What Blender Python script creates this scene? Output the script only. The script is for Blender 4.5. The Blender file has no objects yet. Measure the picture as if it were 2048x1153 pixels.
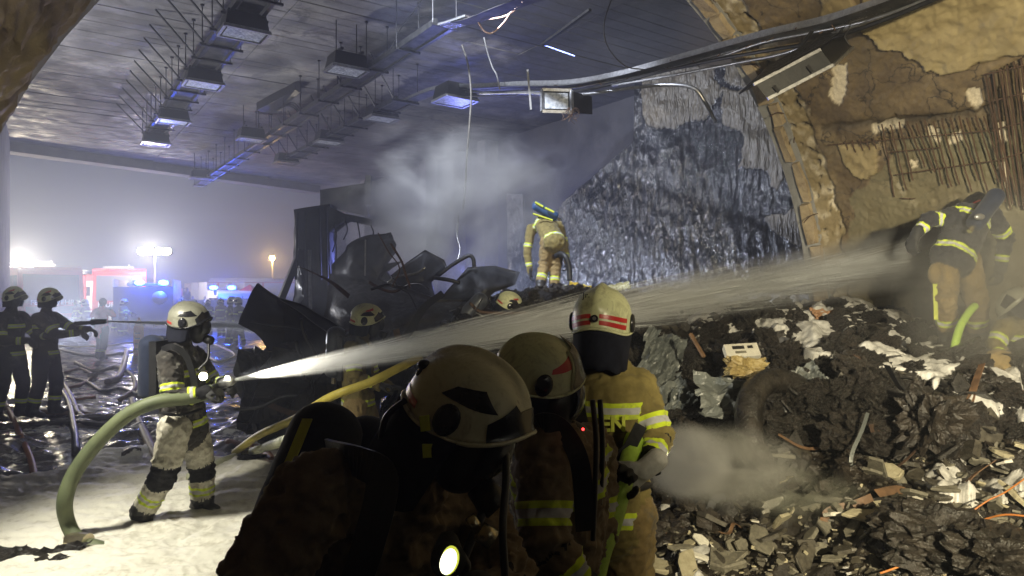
import bpy, math, random
import numpy as np
from mathutils import Vector, Matrix
random.seed(7); np.random.seed(7)
R = math.radians
F = 1366.0; HZ = 583.0; CH = 1.95          # focal length in photo pixels, horizon row, camera height

sc = bpy.context.scene
# ---------------------------------------------------------------- camera
cam_d = bpy.data.cameras.new('camera'); cam = bpy.data.objects.new('camera', cam_d)
sc.collection.objects.link(cam); sc.camera = cam
cam.location = (0, 0, CH); cam.rotation_euler = (R(90), 0, 0)
cam_d.sensor_width = 36.0; cam_d.lens = 36.0*F/2048
cam_d.shift_y = (HZ-576.5)/2048; cam_d.clip_start = 0.05; cam_d.clip_end = 600
# ---------------------------------------------------------------- world: night sky lit by the incident's lights
w = bpy.data.worlds.new('World'); sc.world = w; w.use_nodes = True
wn = w.node_tree.nodes; wl = w.node_tree.links
bg = wn['Background']; bg.inputs[0].default_value = (0.110, 0.138, 0.250, 1); bg.inputs[1].default_value = 0.36
sc.view_settings.view_transform = 'Standard'; sc.view_settings.look = 'None'
sc.view_settings.exposure = 0.0; sc.view_settings.gamma = 1
cy = sc.cycles
cy.max_bounces = 5; cy.diffuse_bounces = 2; cy.glossy_bounces = 2; cy.transmission_bounces = 4
cy.volume_bounces = 0; cy.transparent_max_bounces = 12
cy.volume_step_rate = 2.0; cy.volume_max_steps = 96
cy.use_denoising = True; cy.sample_clamp_indirect = 4.0; cy.caustics_reflective = False; cy.caustics_refractive = False

def PX(px, py, d): return Vector(((px-1024)/F*d, d, CH-(py-HZ)/F*d))
def GP(px, py, z=0.0): return PX(px, py, (CH-z)*F/(py-HZ))
AX = Vector((-0.571, 0.821, 0)); SX = Vector((0.821, 0.571, 0))      # tunnel axis and its cross direction
def TC(s, c, z): return SX*s+AX*c+Vector((0, 0, z))

def lamp(name, kind, loc, energy, color, size=0.1, target=None, angle=None, blend=0.4):
    d = bpy.data.lights.new(name, kind); d.energy = energy; d.color = color
    if kind in ('POINT', 'SPOT'): d.shadow_soft_size = size
    if kind == 'SPOT' and angle: d.spot_size = R(angle); d.spot_blend = blend
    o = bpy.data.objects.new(name, d); o.location = loc
    if target is not None: o.rotation_euler = (Vector(target)-Vector(loc)).to_track_quat('-Z', 'Y').to_euler()
    sc.collection.objects.link(o); return o
FL1 = PX(50, 527, 31); FL2 = PX(310, 502, 37); FL3 = PX(545, 517, 52)
lamp('flood_lamp_light', 'POINT', FL1+Vector((0.0, -0.45, 0)), 3300, (1, .87, .66), .25)
lamp('flood_lamp_light', 'POINT', FL2+Vector((0, -0.6, 0)), 2500, (1, .90, .72), .4)
lamp('street_lamp_light', 'POINT', FL3+Vector((0, -0.4, -.1)), 1300, (1, .58, .15), .2)
for p_, e_ in ((PX(279, 565, 30.2), 380), (PX(327, 565, 30.2), 380), (PX(403, 579, 43), 200), (PX(428, 575, 36.8), 300), (PX(462, 575, 36.8), 300)):
    lamp('beacon_light', 'POINT', p_, e_, (.03, .1, 1), .1)
# two unseen spots added out of frame to brighten the foam floor and slush
lamp('foam_fill_light', 'SPOT', (-3.57, 4.34, 3.0), 640, (1.0, .95, .80), .12, (-2.3, 5.6, -.5), 74, .8)
lamp('slush_fill_light', 'SPOT', (-3.75, 4.75, 3.6), 190, (.95, .96, 1.0), .12, (-6.4, 11.5, 0), 56, .8)
lamp('nozzle_lamp_light', 'SPOT', (-2.20, 5.50, 1.27), 480, (1, .95, .8), .02, (1.4, 6.55, 1.9), 40, .8)
lamp('chest_lamp_light', 'SPOT', (-2.40, 5.33, 1.30), 25, (1, .95, .75), .03, (-1.2, 5.2, 1.2), 80, .8)
lamp('ceiling_wash_light', 'SPOT', (-9.6, 14.2, 1.0), 2300, (.92, .93, 1.0), .3, (-4.0, 13, 7), 130, .7)  # added spot in place of the outside floods' light on the ceiling
# blue emergency light washing in behind the smoke
lamp('beacon_wash_light', 'SPOT', (-1.5, 21.5, 2.5), 650, (.22, .26, 1.0), .3, (1.5, 15, 4), 120, .7)
lamp('wall_glint_fill', 'SPOT', (-1.9, 8.2, 6.6), 3400, (.80, .86, 1.0), .10, (3.0, 15.6, 3.0), 84, .5)  # unseen spot added above the frame for glints on the wet wall
# bluish white lamp standing behind the wreck (the glow in the smoke), raking the wet wall
lamp('wreck_lamp_light', 'SPOT', (-.75, 14.3, 1.75), 1150, (.66, .75, 1.0), .10, (4.6, 15.2, 3.6), 118, .6)
# weak fill spot added beside the camera, brightening the near figures
lamp('near_fill_light', 'SPOT', (-.55, -.35, 2.2), 26, (1, .88, .70), .15, (.0, 2.2, 1.3), 100, .9)
# warm work lamp standing by the photographer, low and to the right
WL = Vector((1.9, -1.2, 2.75))
lamp('work_lamp_and_fill', 'SPOT', WL, 3700, (1, .87, .58), .08, (5.3, 7.0, 2.0), 91, .55)
lamp('work_lamp_and_fill', 'SPOT', WL+Vector((.3, 0, .1)), 2700, (1, .9, .66), .08, (4.35, 6.4, 1.7), 30, .8)  # added second head, brightening the figure by the vault wall
lamp('mist_fill_light', 'SPOT', PX(1322, 915, 2.75), 26, (1, .96, .85), .03, (1.6, 4.6, .75), 80, .8)  # added spot brightening the spray mist; no torch is modelled
# cool work lamp high at left behind the photographer
lamp('cool_lamp_and_fill', 'SPOT', (-1.4, 1.4, 4.3), 1900, (.80, .86, 1.0), .10, (3.2, 14.0, 2.6), 62, .6)
lamp('cool_lamp_and_fill', 'SPOT', (-1.9, 2.2, 1.5), 60, (1, .95, .85), .10, (-3.4, 4.2, 3.6), 110, .8)  # added low fill brightening the upper left corner of the vault

# ---------------------------------------------------------------- numpy noise
_rs = np.random.RandomState(3)
_perm = _rs.permutation(256); _perm = np.concatenate([_perm, _perm, _perm])
_g = _rs.randn(256, 3); _g /= np.linalg.norm(_g, axis=1)[:, None]
def pn(p):
    p = np.asarray(p, float); i = np.floor(p).astype(int); f = p-i; i &= 255
    u = f*f*f*(f*(f*6-15)+10); out = 0
    for dx in (0, 1):
        for dy in (0, 1):
            for dz in (0, 1):
                h = _perm[_perm[_perm[i[:, 0]+dx]+i[:, 1]+dy]+i[:, 2]+dz]
                dt = (_g[h]*(f-np.array([dx, dy, dz]))).sum(1)
                wgt = (u[:, 0] if dx else 1-u[:, 0])*(u[:, 1] if dy else 1-u[:, 1])*(u[:, 2] if dz else 1-u[:, 2])
                out = out+dt*wgt
    return out*1.6
def fbm(p, n=4, g=.5):
    a = 1; o = 0; p = np.asarray(p, float)
    for k in range(n): o = o+a*pn(p*(2**k)+k*17.3); a *= g
    return o
def ridge(p, n=3, g=.5):
    a = 1; o = 0; p = np.asarray(p, float)
    for k in range(n): o = o+a*(1-np.abs(pn(p*(2**k)+k*11.7))*2); a *= g
    return o

# ---------------------------------------------------------------- objects
ORG = {}
def tag(o, label=None, cat=None, group=None, kind=None):
    if label: o['label'] = label
    if cat: o['category'] = cat
    if group: o['group'] = group
    if kind: o['kind'] = kind
    return o
def thing(name, loc, label, cat, group=None):
    o = bpy.data.objects.new(name, None); o.location = loc; o.empty_display_size = .1
    sc.collection.objects.link(o); ORG[o.name] = Vector(loc)
    return tag(o, label, cat, group)
def org(p):
    v = Vector((0, 0, 0))
    while p is not None: v = v+p.location; p = p.parent
    return v
def mk(name, verts, faces, mat, parent=None, smooth=False, origin=None):
    """link one mesh; verts are world coordinates"""
    me = bpy.data.meshes.new(name)
    V = np.array([tuple(v) for v in verts], float) if not isinstance(verts, np.ndarray) else verts.astype(float)
    o = bpy.data.objects.new(name, me)
    if parent is not None: o.parent = parent; V = V-np.array(org(parent))
    elif origin is not None: o.location = origin; V = V-np.array(origin)
    me.from_pydata(V.tolist(), [], [list(map(int, f)) for f in faces] if not isinstance(faces, np.ndarray) else faces.tolist())
    for m in (mat if isinstance(mat, (list, tuple)) else [mat]): me.materials.append(m)
    if smooth: me.polygons.foreach_set('use_smooth', [True]*len(me.polygons))
    me.update(); sc.collection.objects.link(o); return o
class MB:
    def __init__(s): s.v = []; s.f = []
    def add(s, v, f):
        n = len(s.v); s.v += [Vector(a) for a in v]; s.f += [tuple(n+i for i in q) for q in f]; return s
    def box(s, c, sz, M=None):
        c = Vector(c); hx, hy, hz = [a/2 for a in sz]; M = M or Matrix.Identity(3)
        vs = [c+M@Vector((x*hx, y*hy, z*hz)) for x in (-1, 1) for y in (-1, 1) for z in (-1, 1)]
        return s.add(vs, [(0, 1, 3, 2), (4, 6, 7, 5), (0, 4, 5, 1), (2, 3, 7, 6), (0, 2, 6, 4), (1, 5, 7, 3)])
    def bar(s, a, b, wd, ht, up=(0, 0, 1)):
        a = Vector(a); b = Vector(b); d = b-a; L = d.length
        if L < 1e-6: return s
        d /= L; up = Vector(up)
        if abs(d.dot(up)) > .99: up = Vector((1, 0, 0))
        x = d.cross(up).normalized(); z = x.cross(d)
        M = Matrix((x, d, z)).transposed()
        return s.box((a+b)/2, (wd, L, ht), M)
    def tube(s, pts, r, n=8, cap=True):
        pts = [Vector(p) for p in pts]; m = len(pts); rr = r if hasattr(r, '__len__') else [r]*m
        t0 = (pts[1]-pts[0]).normalized(); ref = Vector((0, 0, 1)) if abs(t0.z) < .9 else Vector((1, 0, 0))
        x = t0.cross(ref).normalized(); vs = []; fs = []
        for i, p in enumerate(pts):
            t = (pts[min(i+1, m-1)]-pts[max(i-1, 0)]).normalized()
            x = (x-t*x.dot(t)).normalized(); y = t.cross(x)
            for k in range(n):
                a = 2*math.pi*k/n; vs.append(p+(x*math.cos(a)+y*math.sin(a))*rr[i])
        for i in range(m-1):
            for k in range(n):
                k2 = (k+1) % n; fs.append((i*n+k, i*n+k2, (i+1)*n+k2, (i+1)*n+k))
        if cap: fs.append(tuple(range(n))[::-1]); fs.append(tuple((m-1)*n+k for k in range(n)))
        return s.add(vs, fs)
    def ell(s, c, rad, M=None, nu=16, nv=10):
        c = Vector(c); M = M or Matrix.Identity(3); vs = [c+M@Vector((0, 0, rad[2]))]; fs = []
        for j in range(1, nv):
            ph = math.pi*j/nv
            for k in range(nu):
                a = 2*math.pi*k/nu
                vs.append(c+M@Vector((rad[0]*math.sin(ph)*math.cos(a), rad[1]*math.sin(ph)*math.sin(a), rad[2]*math.cos(ph))))
        vs.append(c+M@Vector((0, 0, -rad[2])))
        for k in range(nu): fs.append((0, 1+k, 1+(k+1) % nu))
        for j in range(nv-2):
            for k in range(nu):
                a = 1+j*nu; fs.append((a+k, a+nu+k, a+nu+(k+1) % nu, a+(k+1) % nu))
        e = len(vs)-1; a = 1+(nv-2)*nu
        for k in range(nu): fs.append((a+k, e, a+(k+1) % nu))
        return s.add(vs, fs)
    def capsule(s, a, b, ra, rb, wide=None, k=1.0, n=16):
        """tapered capsule; wide = direction in which the section is k times wider"""
        a = Vector(a); b = Vector(b); d = b-a; L = max(d.length, 1e-5); d = d/L
        ref = Vector(wide) if wide is not None else (Vector((0, 0, 1)) if abs(d.z) < .9 else Vector((1, 0, 0)))
        x = (ref-d*ref.dot(d))
        if x.length < 1e-4: x = d.orthogonal()
        x.normalize(); y = d.cross(x); rings = []
        for q in range(5):
            t = math.pi/2*q/5; rings.append((-ra*math.cos(t), ra*math.sin(t)))
        for q in range(6): rings.append((L*q/5, ra+(rb-ra)*q/5))
        for q in range(1, 6):
            t = math.pi/2*q/5; rings.append((L+rb*math.sin(t), rb*math.cos(t)))
        rings = [(z, max(r, .0004)) for z, r in rings]; vs = []; fs = []
        for z, r in rings:
            for q in range(n):
                an = 2*math.pi*q/n; vs.append(a+d*z+x*(r*k*math.cos(an))+y*(r*math.sin(an)))
        for i in range(len(rings)-1):
            for q in range(n): fs.append((i*n+q, i*n+(q+1) % n, (i+1)*n+(q+1) % n, (i+1)*n+q))
        fs.append(tuple(range(n))[::-1]); fs.append(tuple((len(rings)-1)*n+q for q in range(n)))
        return s.add(vs, fs)
    def prism(s, poly, d):
        """poly: list of points, d: extrusion vector"""
        n = len(poly); d = Vector(d); vs = [Vector(p) for p in poly]+[Vector(p)+d for p in poly]
        return s.add(vs, [tuple(range(n))[::-1], tuple(range(n, 2*n))]+[(i, (i+1) % n, n+(i+1) % n, n+i) for i in range(n)])
    def build(s, name, mat, parent=None, smooth=False, origin=None):
        return mk(name, s.v, s.f, mat, parent, smooth, origin)
def remesh(mb, vox):
    me = bpy.data.meshes.new('tmp'); me.from_pydata([tuple(v) for v in mb.v], [], mb.f)
    o = bpy.data.objects.new('tmp', me); sc.collection.objects.link(o)
    m = o.modifiers.new('r', 'REMESH'); m.mode = 'VOXEL'; m.voxel_size = vox
    m2 = o.modifiers.new('s', 'SMOOTH'); m2.factor = .6; m2.iterations = 4
    dg = bpy.context.evaluated_depsgraph_get(); e = o.evaluated_get(dg); me2 = e.to_mesh()
    n = len(me2.vertices); V = np.empty(n*3); me2.vertices.foreach_get('co', V); V = V.reshape(-1, 3)
    N = np.empty(n*3); me2.vertices.foreach_get('normal', N); N = N.reshape(-1, 3)
    Fs = [tuple(p.vertices) for p in me2.polygons]
    e.to_mesh_clear(); bpy.data.objects.remove(o); bpy.data.meshes.remove(me)
    return V, N, Fs
def grid_faces(nu, nv):
    i = np.arange((nu-1)*(nv-1)); a = (i//(nv-1))*nv+(i % (nv-1))
    return np.stack([a, a+nv, a+nv+1, a+1], 1)
def spline(pts, n=8):
    pts = [Vector(p) for p in pts]; out = []; P = [pts[0]*2-pts[1]]+pts+[pts[-1]*2-pts[-2]]
    for i in range(1, len(P)-2):
        for k in range(n):
            t = k/n; a, b, c, d = P[i-1], P[i], P[i+1], P[i+2]
            out.append(.5*((2*b)+(c-a)*t+(2*a-5*b+4*c-d)*t*t+(3*b-a-3*c+d)*t*t*t))
    out.append(pts[-1]); return out
def attr(o, name, vals):
    a = o.data.attributes.new(name, 'FLOAT', 'POINT'); a.data.foreach_set('value', np.asarray(vals, np.float32)); return o

# ---------------------------------------------------------------- materials
MT = {}
class NT:
    def __init__(s, name):
        s.m = bpy.data.materials.new(name); s.m.use_nodes = True; s.t = s.m.node_tree; s.n = s.t.nodes
        s.b = s.n['Principled BSDF']; s.o = s.n['Material Output']
    def nd(s, t, **k):
        x = s.n.new(t)
        for a, b in k.items(): setattr(x, a, b)
        return x
    def ln(s, a, b): s.t.links.new(a, b)
    def coord(s, scale=(1, 1, 1)):
        tc = s.nd('ShaderNodeTexCoord'); mp = s.nd('ShaderNodeMapping'); mp.inputs['Scale'].default_value = scale
        s.ln(tc.outputs['Object'], mp.inputs[0]); return mp.outputs[0]
    def noise(s, vec, scale=5, detail=5, rough=.6, dist=0):
        x = s.nd('ShaderNodeTexNoise'); x.inputs['Scale'].default_value = scale; x.inputs['Detail'].default_value = detail
        x.inputs['Roughness'].default_value = rough; x.inputs['Distortion'].default_value = dist
        if vec is not None: s.ln(vec, x.inputs['Vector'])
        return x.outputs['Fac']
    def ramp(s, fac, stops, interp='LINEAR'):
        x = s.nd('ShaderNodeValToRGB'); x.color_ramp.interpolation = interp; e = x.color_ramp.elements
        while len(e) < len(stops): e.new(.5)
        for i, (p, c) in enumerate(stops):
            e[i].position = p; e[i].color = c if len(c) == 4 else (*c, 1)
        s.ln(fac, x.inputs[0]); return x.outputs[0]
    def mix(s, f, a, b):
        x = s.nd('ShaderNodeMix', data_type='RGBA')
        for sock, v in ((x.inputs[0], f), (x.inputs[6], a), (x.inputs[7], b)):
            if isinstance(v, (int, float)): sock.default_value = v
            elif isinstance(v, tuple): sock.default_value = (*v, 1) if len(v) == 3 else v
            else: s.ln(v, sock)
        return x.outputs[2]
    def math(s, op, a, b=None, c=None, clamp=False):
        x = s.nd('ShaderNodeMath', operation=op); x.use_clamp = clamp
        for i, v in enumerate((a, b, c)):
            if v is None: continue
            if isinstance(v, (int, float)): x.inputs[i].default_value = v
            else: s.ln(v, x.inputs[i])
        return x.outputs[0]
    def at(s, name):
        x = s.nd('ShaderNodeAttribute'); x.attribute_name = name; return x.outputs['Fac']
    def bump(s, h, strength=.5, dist=.01, prev=None):
        x = s.nd('ShaderNodeBump'); x.inputs['Strength'].default_value = strength; x.inputs['Distance'].default_value = dist
        s.ln(h, x.inputs['Height'])
        if prev is not None: s.ln(prev, x.inputs['Normal'])
        s.ln(x.outputs[0], s.b.inputs['Normal']); return x.outputs[0]
    def set(s, **k):
        for a, v in k.items():
            sock = s.b.inputs[a.replace('_', ' ')]
            if isinstance(v, (int, float)): sock.default_value = v
            elif isinstance(v, tuple): sock.default_value = (*v, 1) if len(v) == 3 else v
            else: s.ln(v, sock)
        return s
def simple(name, c1, c2, rough=.6, metal=0, nscale=8, bump=.3, bd=.004, bscale=60, rough2=None, stretch=(1, 1, 1), spec=.5):
    t = NT(name); co = t.coord(stretch); f = t.noise(co, nscale, 6, .65)
    t.set(Base_Color=t.ramp(f, [(.3, c1), (.7, c2)]), Metallic=metal)
    t.b.inputs['Specular IOR Level'].default_value = spec
    if rough2 is None: t.set(Roughness=rough)
    else:
        r = t.ramp(t.noise(co, nscale*1.7, 5), [(.35, (rough,)*3), (.65, (rough2,)*3)]); t.set(Roughness=r)
    if bump: t.bump(t.noise(co, bscale, 5, .6), bump, bd)
    MT[name] = t.m; return t.m
def helmet_paint(name, c1, c2):
    t = NT(name); co = t.coord(); f = t.noise(co, 3, 5, .6); sm = t.noise(co, 11, 8, .75, .8); st = t.coord((1, 1, .3)); sc2 = t.noise(st, 70, 3, .6)
    col = t.ramp(f, [(.3, c1), (.7, c2)]); col = t.mix(t.ramp(sm, [(.50, (0, 0, 0)), (.72, (.75, .75, .75))]), col, (.10, .085, .055)); col = t.mix(t.ramp(sc2, [(.64, (0, 0, 0)), (.72, (.5, .5, .5))]), col, (.2, .18, .13))
    t.set(Base_Color=col, Roughness=t.ramp(sm, [(.4, (.24,)*3), (.7, (.6,)*3)])); t.bump(t.noise(co, 60, 4, .6), .12, .002); MT[name] = t.m
def emis(name, col, st):
    t = NT(name); t.set(Base_Color=(.05, .05, .05)); t.b.inputs['Emission Color'].default_value = (*col, 1); t.b.inputs['Emission Strength'].default_value = st
    MT[name] = t.m; return t.m
def fabric(name, c1, c2, rough=.85, band=None, mud=0.0, mudcol=(.4, .38, .32)):
    """woven cloth with soiling; 'band' attribute (distance to the nearest reflective band centre) paints the sewn bands"""
    t = NT(name); co = t.coord(); f = t.noise(co, 9, 6, .7)
    col = t.ramp(f, [(.3, c1), (.7, c2)])
    weave = t.noise(co, 420, 2, .5)
    rg = rough
    if mud > 0:
        mk_ = t.ramp(t.noise(co, 6, 7, .7), [(.62-mud*.35, (0, 0, 0)), (.72-mud*.2, (1, 1, 1))]); col = t.mix(mk_, col, mudcol)
    if band:
        b = t.at('band'); w1, w2 = band
        isb = t.math('LESS_THAN', b, w2); isc = t.math('LESS_THAN', b, w1)
        stain = t.noise(co, 14, 5, .7)
        yel = t.mix(t.ramp(stain, [(.5, (0, 0, 0)), (.75, (1, 1, 1))]), (.55, .68, .03), (.25, .26, .08))
        bc = t.mix(isc, yel, (.42, .42, .43)); col = t.mix(isb, col, bc)
    t.set(Base_Color=col, Roughness=rg); t.b.inputs['Sheen Weight'].default_value = 0 if name in ('hood_navy', 'pad_black') else .1; t.b.inputs['Specular IOR Level'].default_value = .15 if name in ('hood_navy', 'pad_black', 'tank_cover') else .4
    n1 = t.bump(weave, .25, .0015); t.bump(t.noise(co, 30, 5, .6), .5, .006, n1)
    MT[name] = t.m; return t.m
# ================================================================ materials of the setting
simple('asphalt', (.025, .025, .028), (.07, .065, .06), .25, 0, 1.5, .6, .01, 40, .6)
simple('dark_steel', (.012, .012, .014), (.035, .033, .032), .35, .6, 20, .4, .002, 90, .6)
simple('galvanised', (.22, .22, .23), (.42, .42, .42), .3, .85, 20, .3, .002, 60, .5)
simple('char', (.006, .006, .007), (.03, .026, .022), .3, 0, 6, .8, .015, 26, .7)
simple('burnt_sheet', (.010, .011, .014), (.030, .030, .034), .38, .3, 2.5, .5, .01, 12, .65)
simple('pale_concrete', (.12, .12, .12), (.24, .235, .22), .85, 0, 3, .5, .006, 40)
simple('black_rubber', (.008, .008, .009), (.02, .02, .02), .5, 0, 10, .2)
simple('rust', (.035, .02, .013), (.10, .055, .03), .8, 0, 18, .6, .003, 80)
t = NT('ceiling_concrete'); co = t.coord((1, 1, 1))
n1 = t.noise(co, .45, 6, .6, .6); n2 = t.noise(co, 2.2, 7, .7); n3 = t.noise(co, 30, 4, .6)
c_ = t.ramp(n1, [(.36, (.045, .044, .044)), (.5, (.15, .145, .14)), (.66, (.30, .28, .25))])
c_ = t.mix(t.ramp(n2, [(.45, (0, 0, 0)), (.75, (.8, .8, .8))]), c_, (.10, .09, .08))
c_ = t.mix(t.ramp(t.noise(co, .9, 7, .75, 1.2), [(.52, (0, 0, 0)), (.60, (.7, .7, .7))]), c_, (.045, .042, .04))
sep = t.nd('ShaderNodeSeparateXYZ'); tcg = t.nd('ShaderNodeTexCoord'); t.ln(tcg.outputs['Object'], sep.inputs[0])
cc = t.math('ADD', t.math('MULTIPLY', sep.outputs[0], -.571), t.math('MULTIPLY', sep.outputs[1], .821))
ss = t.math('ADD', t.math('MULTIPLY', sep.outputs[0], .821), t.math('MULTIPLY', sep.outputs[1], .571))
# soot field where the fire stood (near the arch, right half)
sfld = t.math('ADD', t.math('ADD', cc, t.math('MULTIPLY', ss, -.62)), t.math('MULTIPLY', t.math('SUBTRACT', n1, .5), 9))
soot = t.ramp(t.math('MULTIPLY_ADD', sfld, .1, .0), [(.72, (.86, .86, .86)), (.86, (0, 0, 0))])
c_ = t.mix(soot, c_, (.030, .028, .026))
brn = t.ramp(t.math('MULTIPLY_ADD', t.math('SUBTRACT', t.math('ADD', ss, t.math('MULTIPLY', n2, 2.5)), cc), .1, 0), [(.22, (0, 0, 0)), (.42, (.8, .8, .8))])
c_ = t.mix(brn, c_, t.mix(n2, (.12, .085, .05), (.24, .18, .11)))
t.set(Base_Color=c_, Roughness=t.ramp(n2, [(.35, (.48,)*3), (.6, (.8,)*3)]))
st = t.coord((1, 1, 1)); rot = t.nd('ShaderNodeMapping'); rot.inputs['Rotation'].default_value = (0, 0, -math.atan2(.571, .821)); rot.inputs['Scale'].default_value = (1, 14, 1)
t.ln(st, rot.inputs[0]); b1 = t.bump(t.noise(rot.outputs[0], 1.6, 5, .65), .5, .01); t.bump(n3, .6, .006, b1)
MT['ceiling_concrete'] = t.m

t = NT('vault_lining'); co = t.coord(); n1 = t.noise(co, 1.1, 7, .62, .5); n2 = t.noise(co, 5, 7, .7); n3 = t.noise(co, 45, 5, .65)
brown = t.ramp(n1, [(.30, (.060, .040, .022)), (.5, (.14, .10, .052)), (.68, (.24, .18, .095))])
brown = t.mix(t.ramp(n2, [(.42, (0, 0, 0)), (.66, (.85, .85, .85))]), brown, (.065, .045, .028))
crk = t.nd('ShaderNodeTexVoronoi', feature='DISTANCE_TO_EDGE'); crk.inputs['Scale'].default_value = 1.3; dc_ = t.nd('ShaderNodeVectorMath'); dc_.operation = 'ADD'; t.ln(co, dc_.inputs[0]); nv_c = t.nd('ShaderNodeTexNoise'); nv_c.inputs['Scale'].default_value = 3; nv_c.inputs['Detail'].default_value = 5; t.ln(co, nv_c.inputs['Vector']); t.ln(nv_c.outputs['Color'], dc_.inputs[1]); t.ln(dc_.outputs[0], crk.inputs['Vector'])
brown = t.mix(t.ramp(crk.outputs['Distance'], [(.004, (.9, .9, .9)), (.018, (0, 0, 0))]), brown, (.02, .014, .01))
och = t.ramp(n2, [(.3, (.22, .17, .085)), (.7, (.36, .29, .15))])
grn = t.ramp(n2, [(.3, (.10, .095, .055)), (.7, (.19, .17, .10))])
wht = t.ramp(n3, [(.3, (.42, .36, .26)), (.7, (.62, .55, .42))])
c_ = t.mix(t.at('grn'), brown, grn); c_ = t.mix(t.at('och'), c_, och); c_ = t.mix(t.at('wht'), c_, wht)
drk = t.at('drk'); c_ = t.mix(drk, c_, (.022, .018, .013))
t.set(Base_Color=c_, Roughness=t.ramp(n2, [(.35, (.42,)*3), (.65, (.8,)*3)]))
b1 = t.bump(n2, .35, .02); t.bump(t.noise(co, 26, 5, .7), .6, .009, b1); MT['vault_lining'] = t.m

t = NT('rim_concrete'); co = t.coord(); n1 = t.noise(co, 4, 6, .7); n3 = t.noise(co, 40, 5, .65)
t.set(Base_Color=t.mix(t.ramp(n3, [(.4, (0, 0, 0)), (.7, (1, 1, 1))]), t.ramp(n1, [(.3, (.12, .08, .045)), (.65, (.46, .36, .22))]), (.35, .28, .18)), Roughness=.8)
b1 = t.bump(n1, .6, .03); t.bump(n3, .7, .01, b1); MT['rim_concrete'] = t.m

t = NT('tar_wall'); co = t.coord(); dr = t.coord((1, 1, .22)); n1 = t.noise(co, 1.0, 6, .6); nd_ = t.noise(dr, 14, 5, .7, .5)
tar = t.ramp(n1, [(.3, (.006, .007, .010)), (.7, (.028, .028, .034))]); bw = t.ramp(nd_, [(.3, (.07, .055, .035)), (.7, (.17, .14, .095))])
dry = t.at('dry'); t.set(Base_Color=t.mix(dry, tar, bw), Roughness=t.mix(dry, t.ramp(n1, [(.35, (.10,)*3), (.7, (.26,)*3)]), (.42, .42, .42)))
t.b.inputs['Specular IOR Level'].default_value = 1.0
b1 = t.bump(t.noise(dr, 8, 3, .6, .4), 1.0, .10); t.bump(t.noise(dr, 22, 3, .6), 1.0, .035, b1); MT['tar_wall'] = t.m

t = NT('slush_floor'); co = t.coord(); n1 = t.noise(co, 2.2, 7, .7); n2 = t.noise(co, 9, 7, .72); n3 = t.noise(co, 60, 5, .65)
wet = t.ramp(n1, [(.35, (.022, .020, .018)), (.60, (.12, .10, .078))])
foamc = t.ramp(n2, [(.30, (.46, .43, .34)), (.5, (.76, .74, .64))])
fm = t.math('ADD', t.at('foam'), t.math('MULTIPLY', t.math('SUBTRACT', n2, .5), 1.3)); fmk = t.ramp(fm, [(.45, (0, 0, 0)), (.56, (1, 1, 1))])
t.set(Base_Color=t.mix(fmk, wet, foamc), Roughness=t.mix(fmk, t.ramp(n1, [(.4, (.10,)*3), (.6, (.45,)*3)]), (.6, .6, .6)))
b1 = t.bump(n2, .35, .015); t.bump(n3, .3, .004, b1); MT['slush_floor'] = t.m

t = NT('heap_soil'); co = t.coord(); n1 = t.noise(co, 2.4, 7, .7); n2 = t.noise(co, 11, 7, .72, .4); n3 = t.noise(co, 70, 5, .65)
blk = t.ramp(n2, [(.3, (.006, .005, .004)), (.58, (.018, .014, .010)), (.75, (.07, .055, .038))])
foamc = t.ramp(n2, [(.35, (.42, .40, .36)), (.6, (.78, .77, .73))])
fm = t.math('ADD', t.at('foam'), t.math('MULTIPLY', t.math('SUBTRACT', n2, .5), 1.1)); fmk = t.ramp(fm, [(.50, (0, 0, 0)), (.58, (1, 1, 1))])
t.set(Base_Color=t.mix(fmk, blk, foamc), Roughness=t.mix(fmk, t.ramp(n1, [(.35, (.10,)*3), (.6, (.5,)*3)]), (.5, .5, .5)))
b1 = t.bump(n2, .9, .03); t.bump(n3, .8, .006, b1); MT['heap_soil'] = t.m

# ================================================================ ground and sky side
grd = mk('ground', [(-260, -60, -.012), (200, -60, -.012), (200, 330, -.012), (-260, 330, -.012)], [(0, 1, 2, 3)], MT['asphalt']); tag(grd, kind='structure')

def inpoly(x, y, poly):
    x = np.asarray(x); r = np.zeros(x.shape, bool); n = len(poly)
    for i in range(n):
        x1, y1 = poly[i]; x2, y2 = poly[(i+1) % n]
        if y1 == y2: continue
        r ^= ((y1 > y) != (y2 > y)) & (x < (x2-x1)*(y-y1)/(y2-y1)+x1)
    return r
def proj(V): return 1024+F*V[:, 0]/V[:, 1], HZ-F*(V[:, 2]-CH)/V[:, 1]
def soft(V, polys, warp=14, s=3.0, seed=0):
    """mask of photo-plan outlines with ragged edges, evaluated on world points"""
    px, py = proj(V); m = np.zeros(len(V))
    dx = fbm(V*s+seed, 4)*warp; dy = fbm(V*s+seed+50, 4)*warp
    for p in polys: m = np.maximum(m, inpoly(px+dx, py+dy, p).astype(float))
    return m

# ---------------------------------------------------------------- floor (foam sheet, slush)
nr, nc = 420, 520
ds = 4.05*np.exp(np.linspace(0, math.log(27/4.05), nr)); us = np.linspace(-1.02, .34, nc)
D, U = np.meshgrid(ds, us, indexing='ij'); X = (D*U).ravel(); Y = D.ravel(); base = np.stack([X, Y, Y*0], 1)
px, py = proj(base)
wv = fbm(base*1.3, 3)*28
foam = inpoly(px+wv, py+wv*.7, [(-400, 985), (60, 960), (200, 925), (330, 908), (450, 905), (560, 870), (640, 850), (900, 850), (900, 1500), (-400, 1500)]).astype(float)
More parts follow.
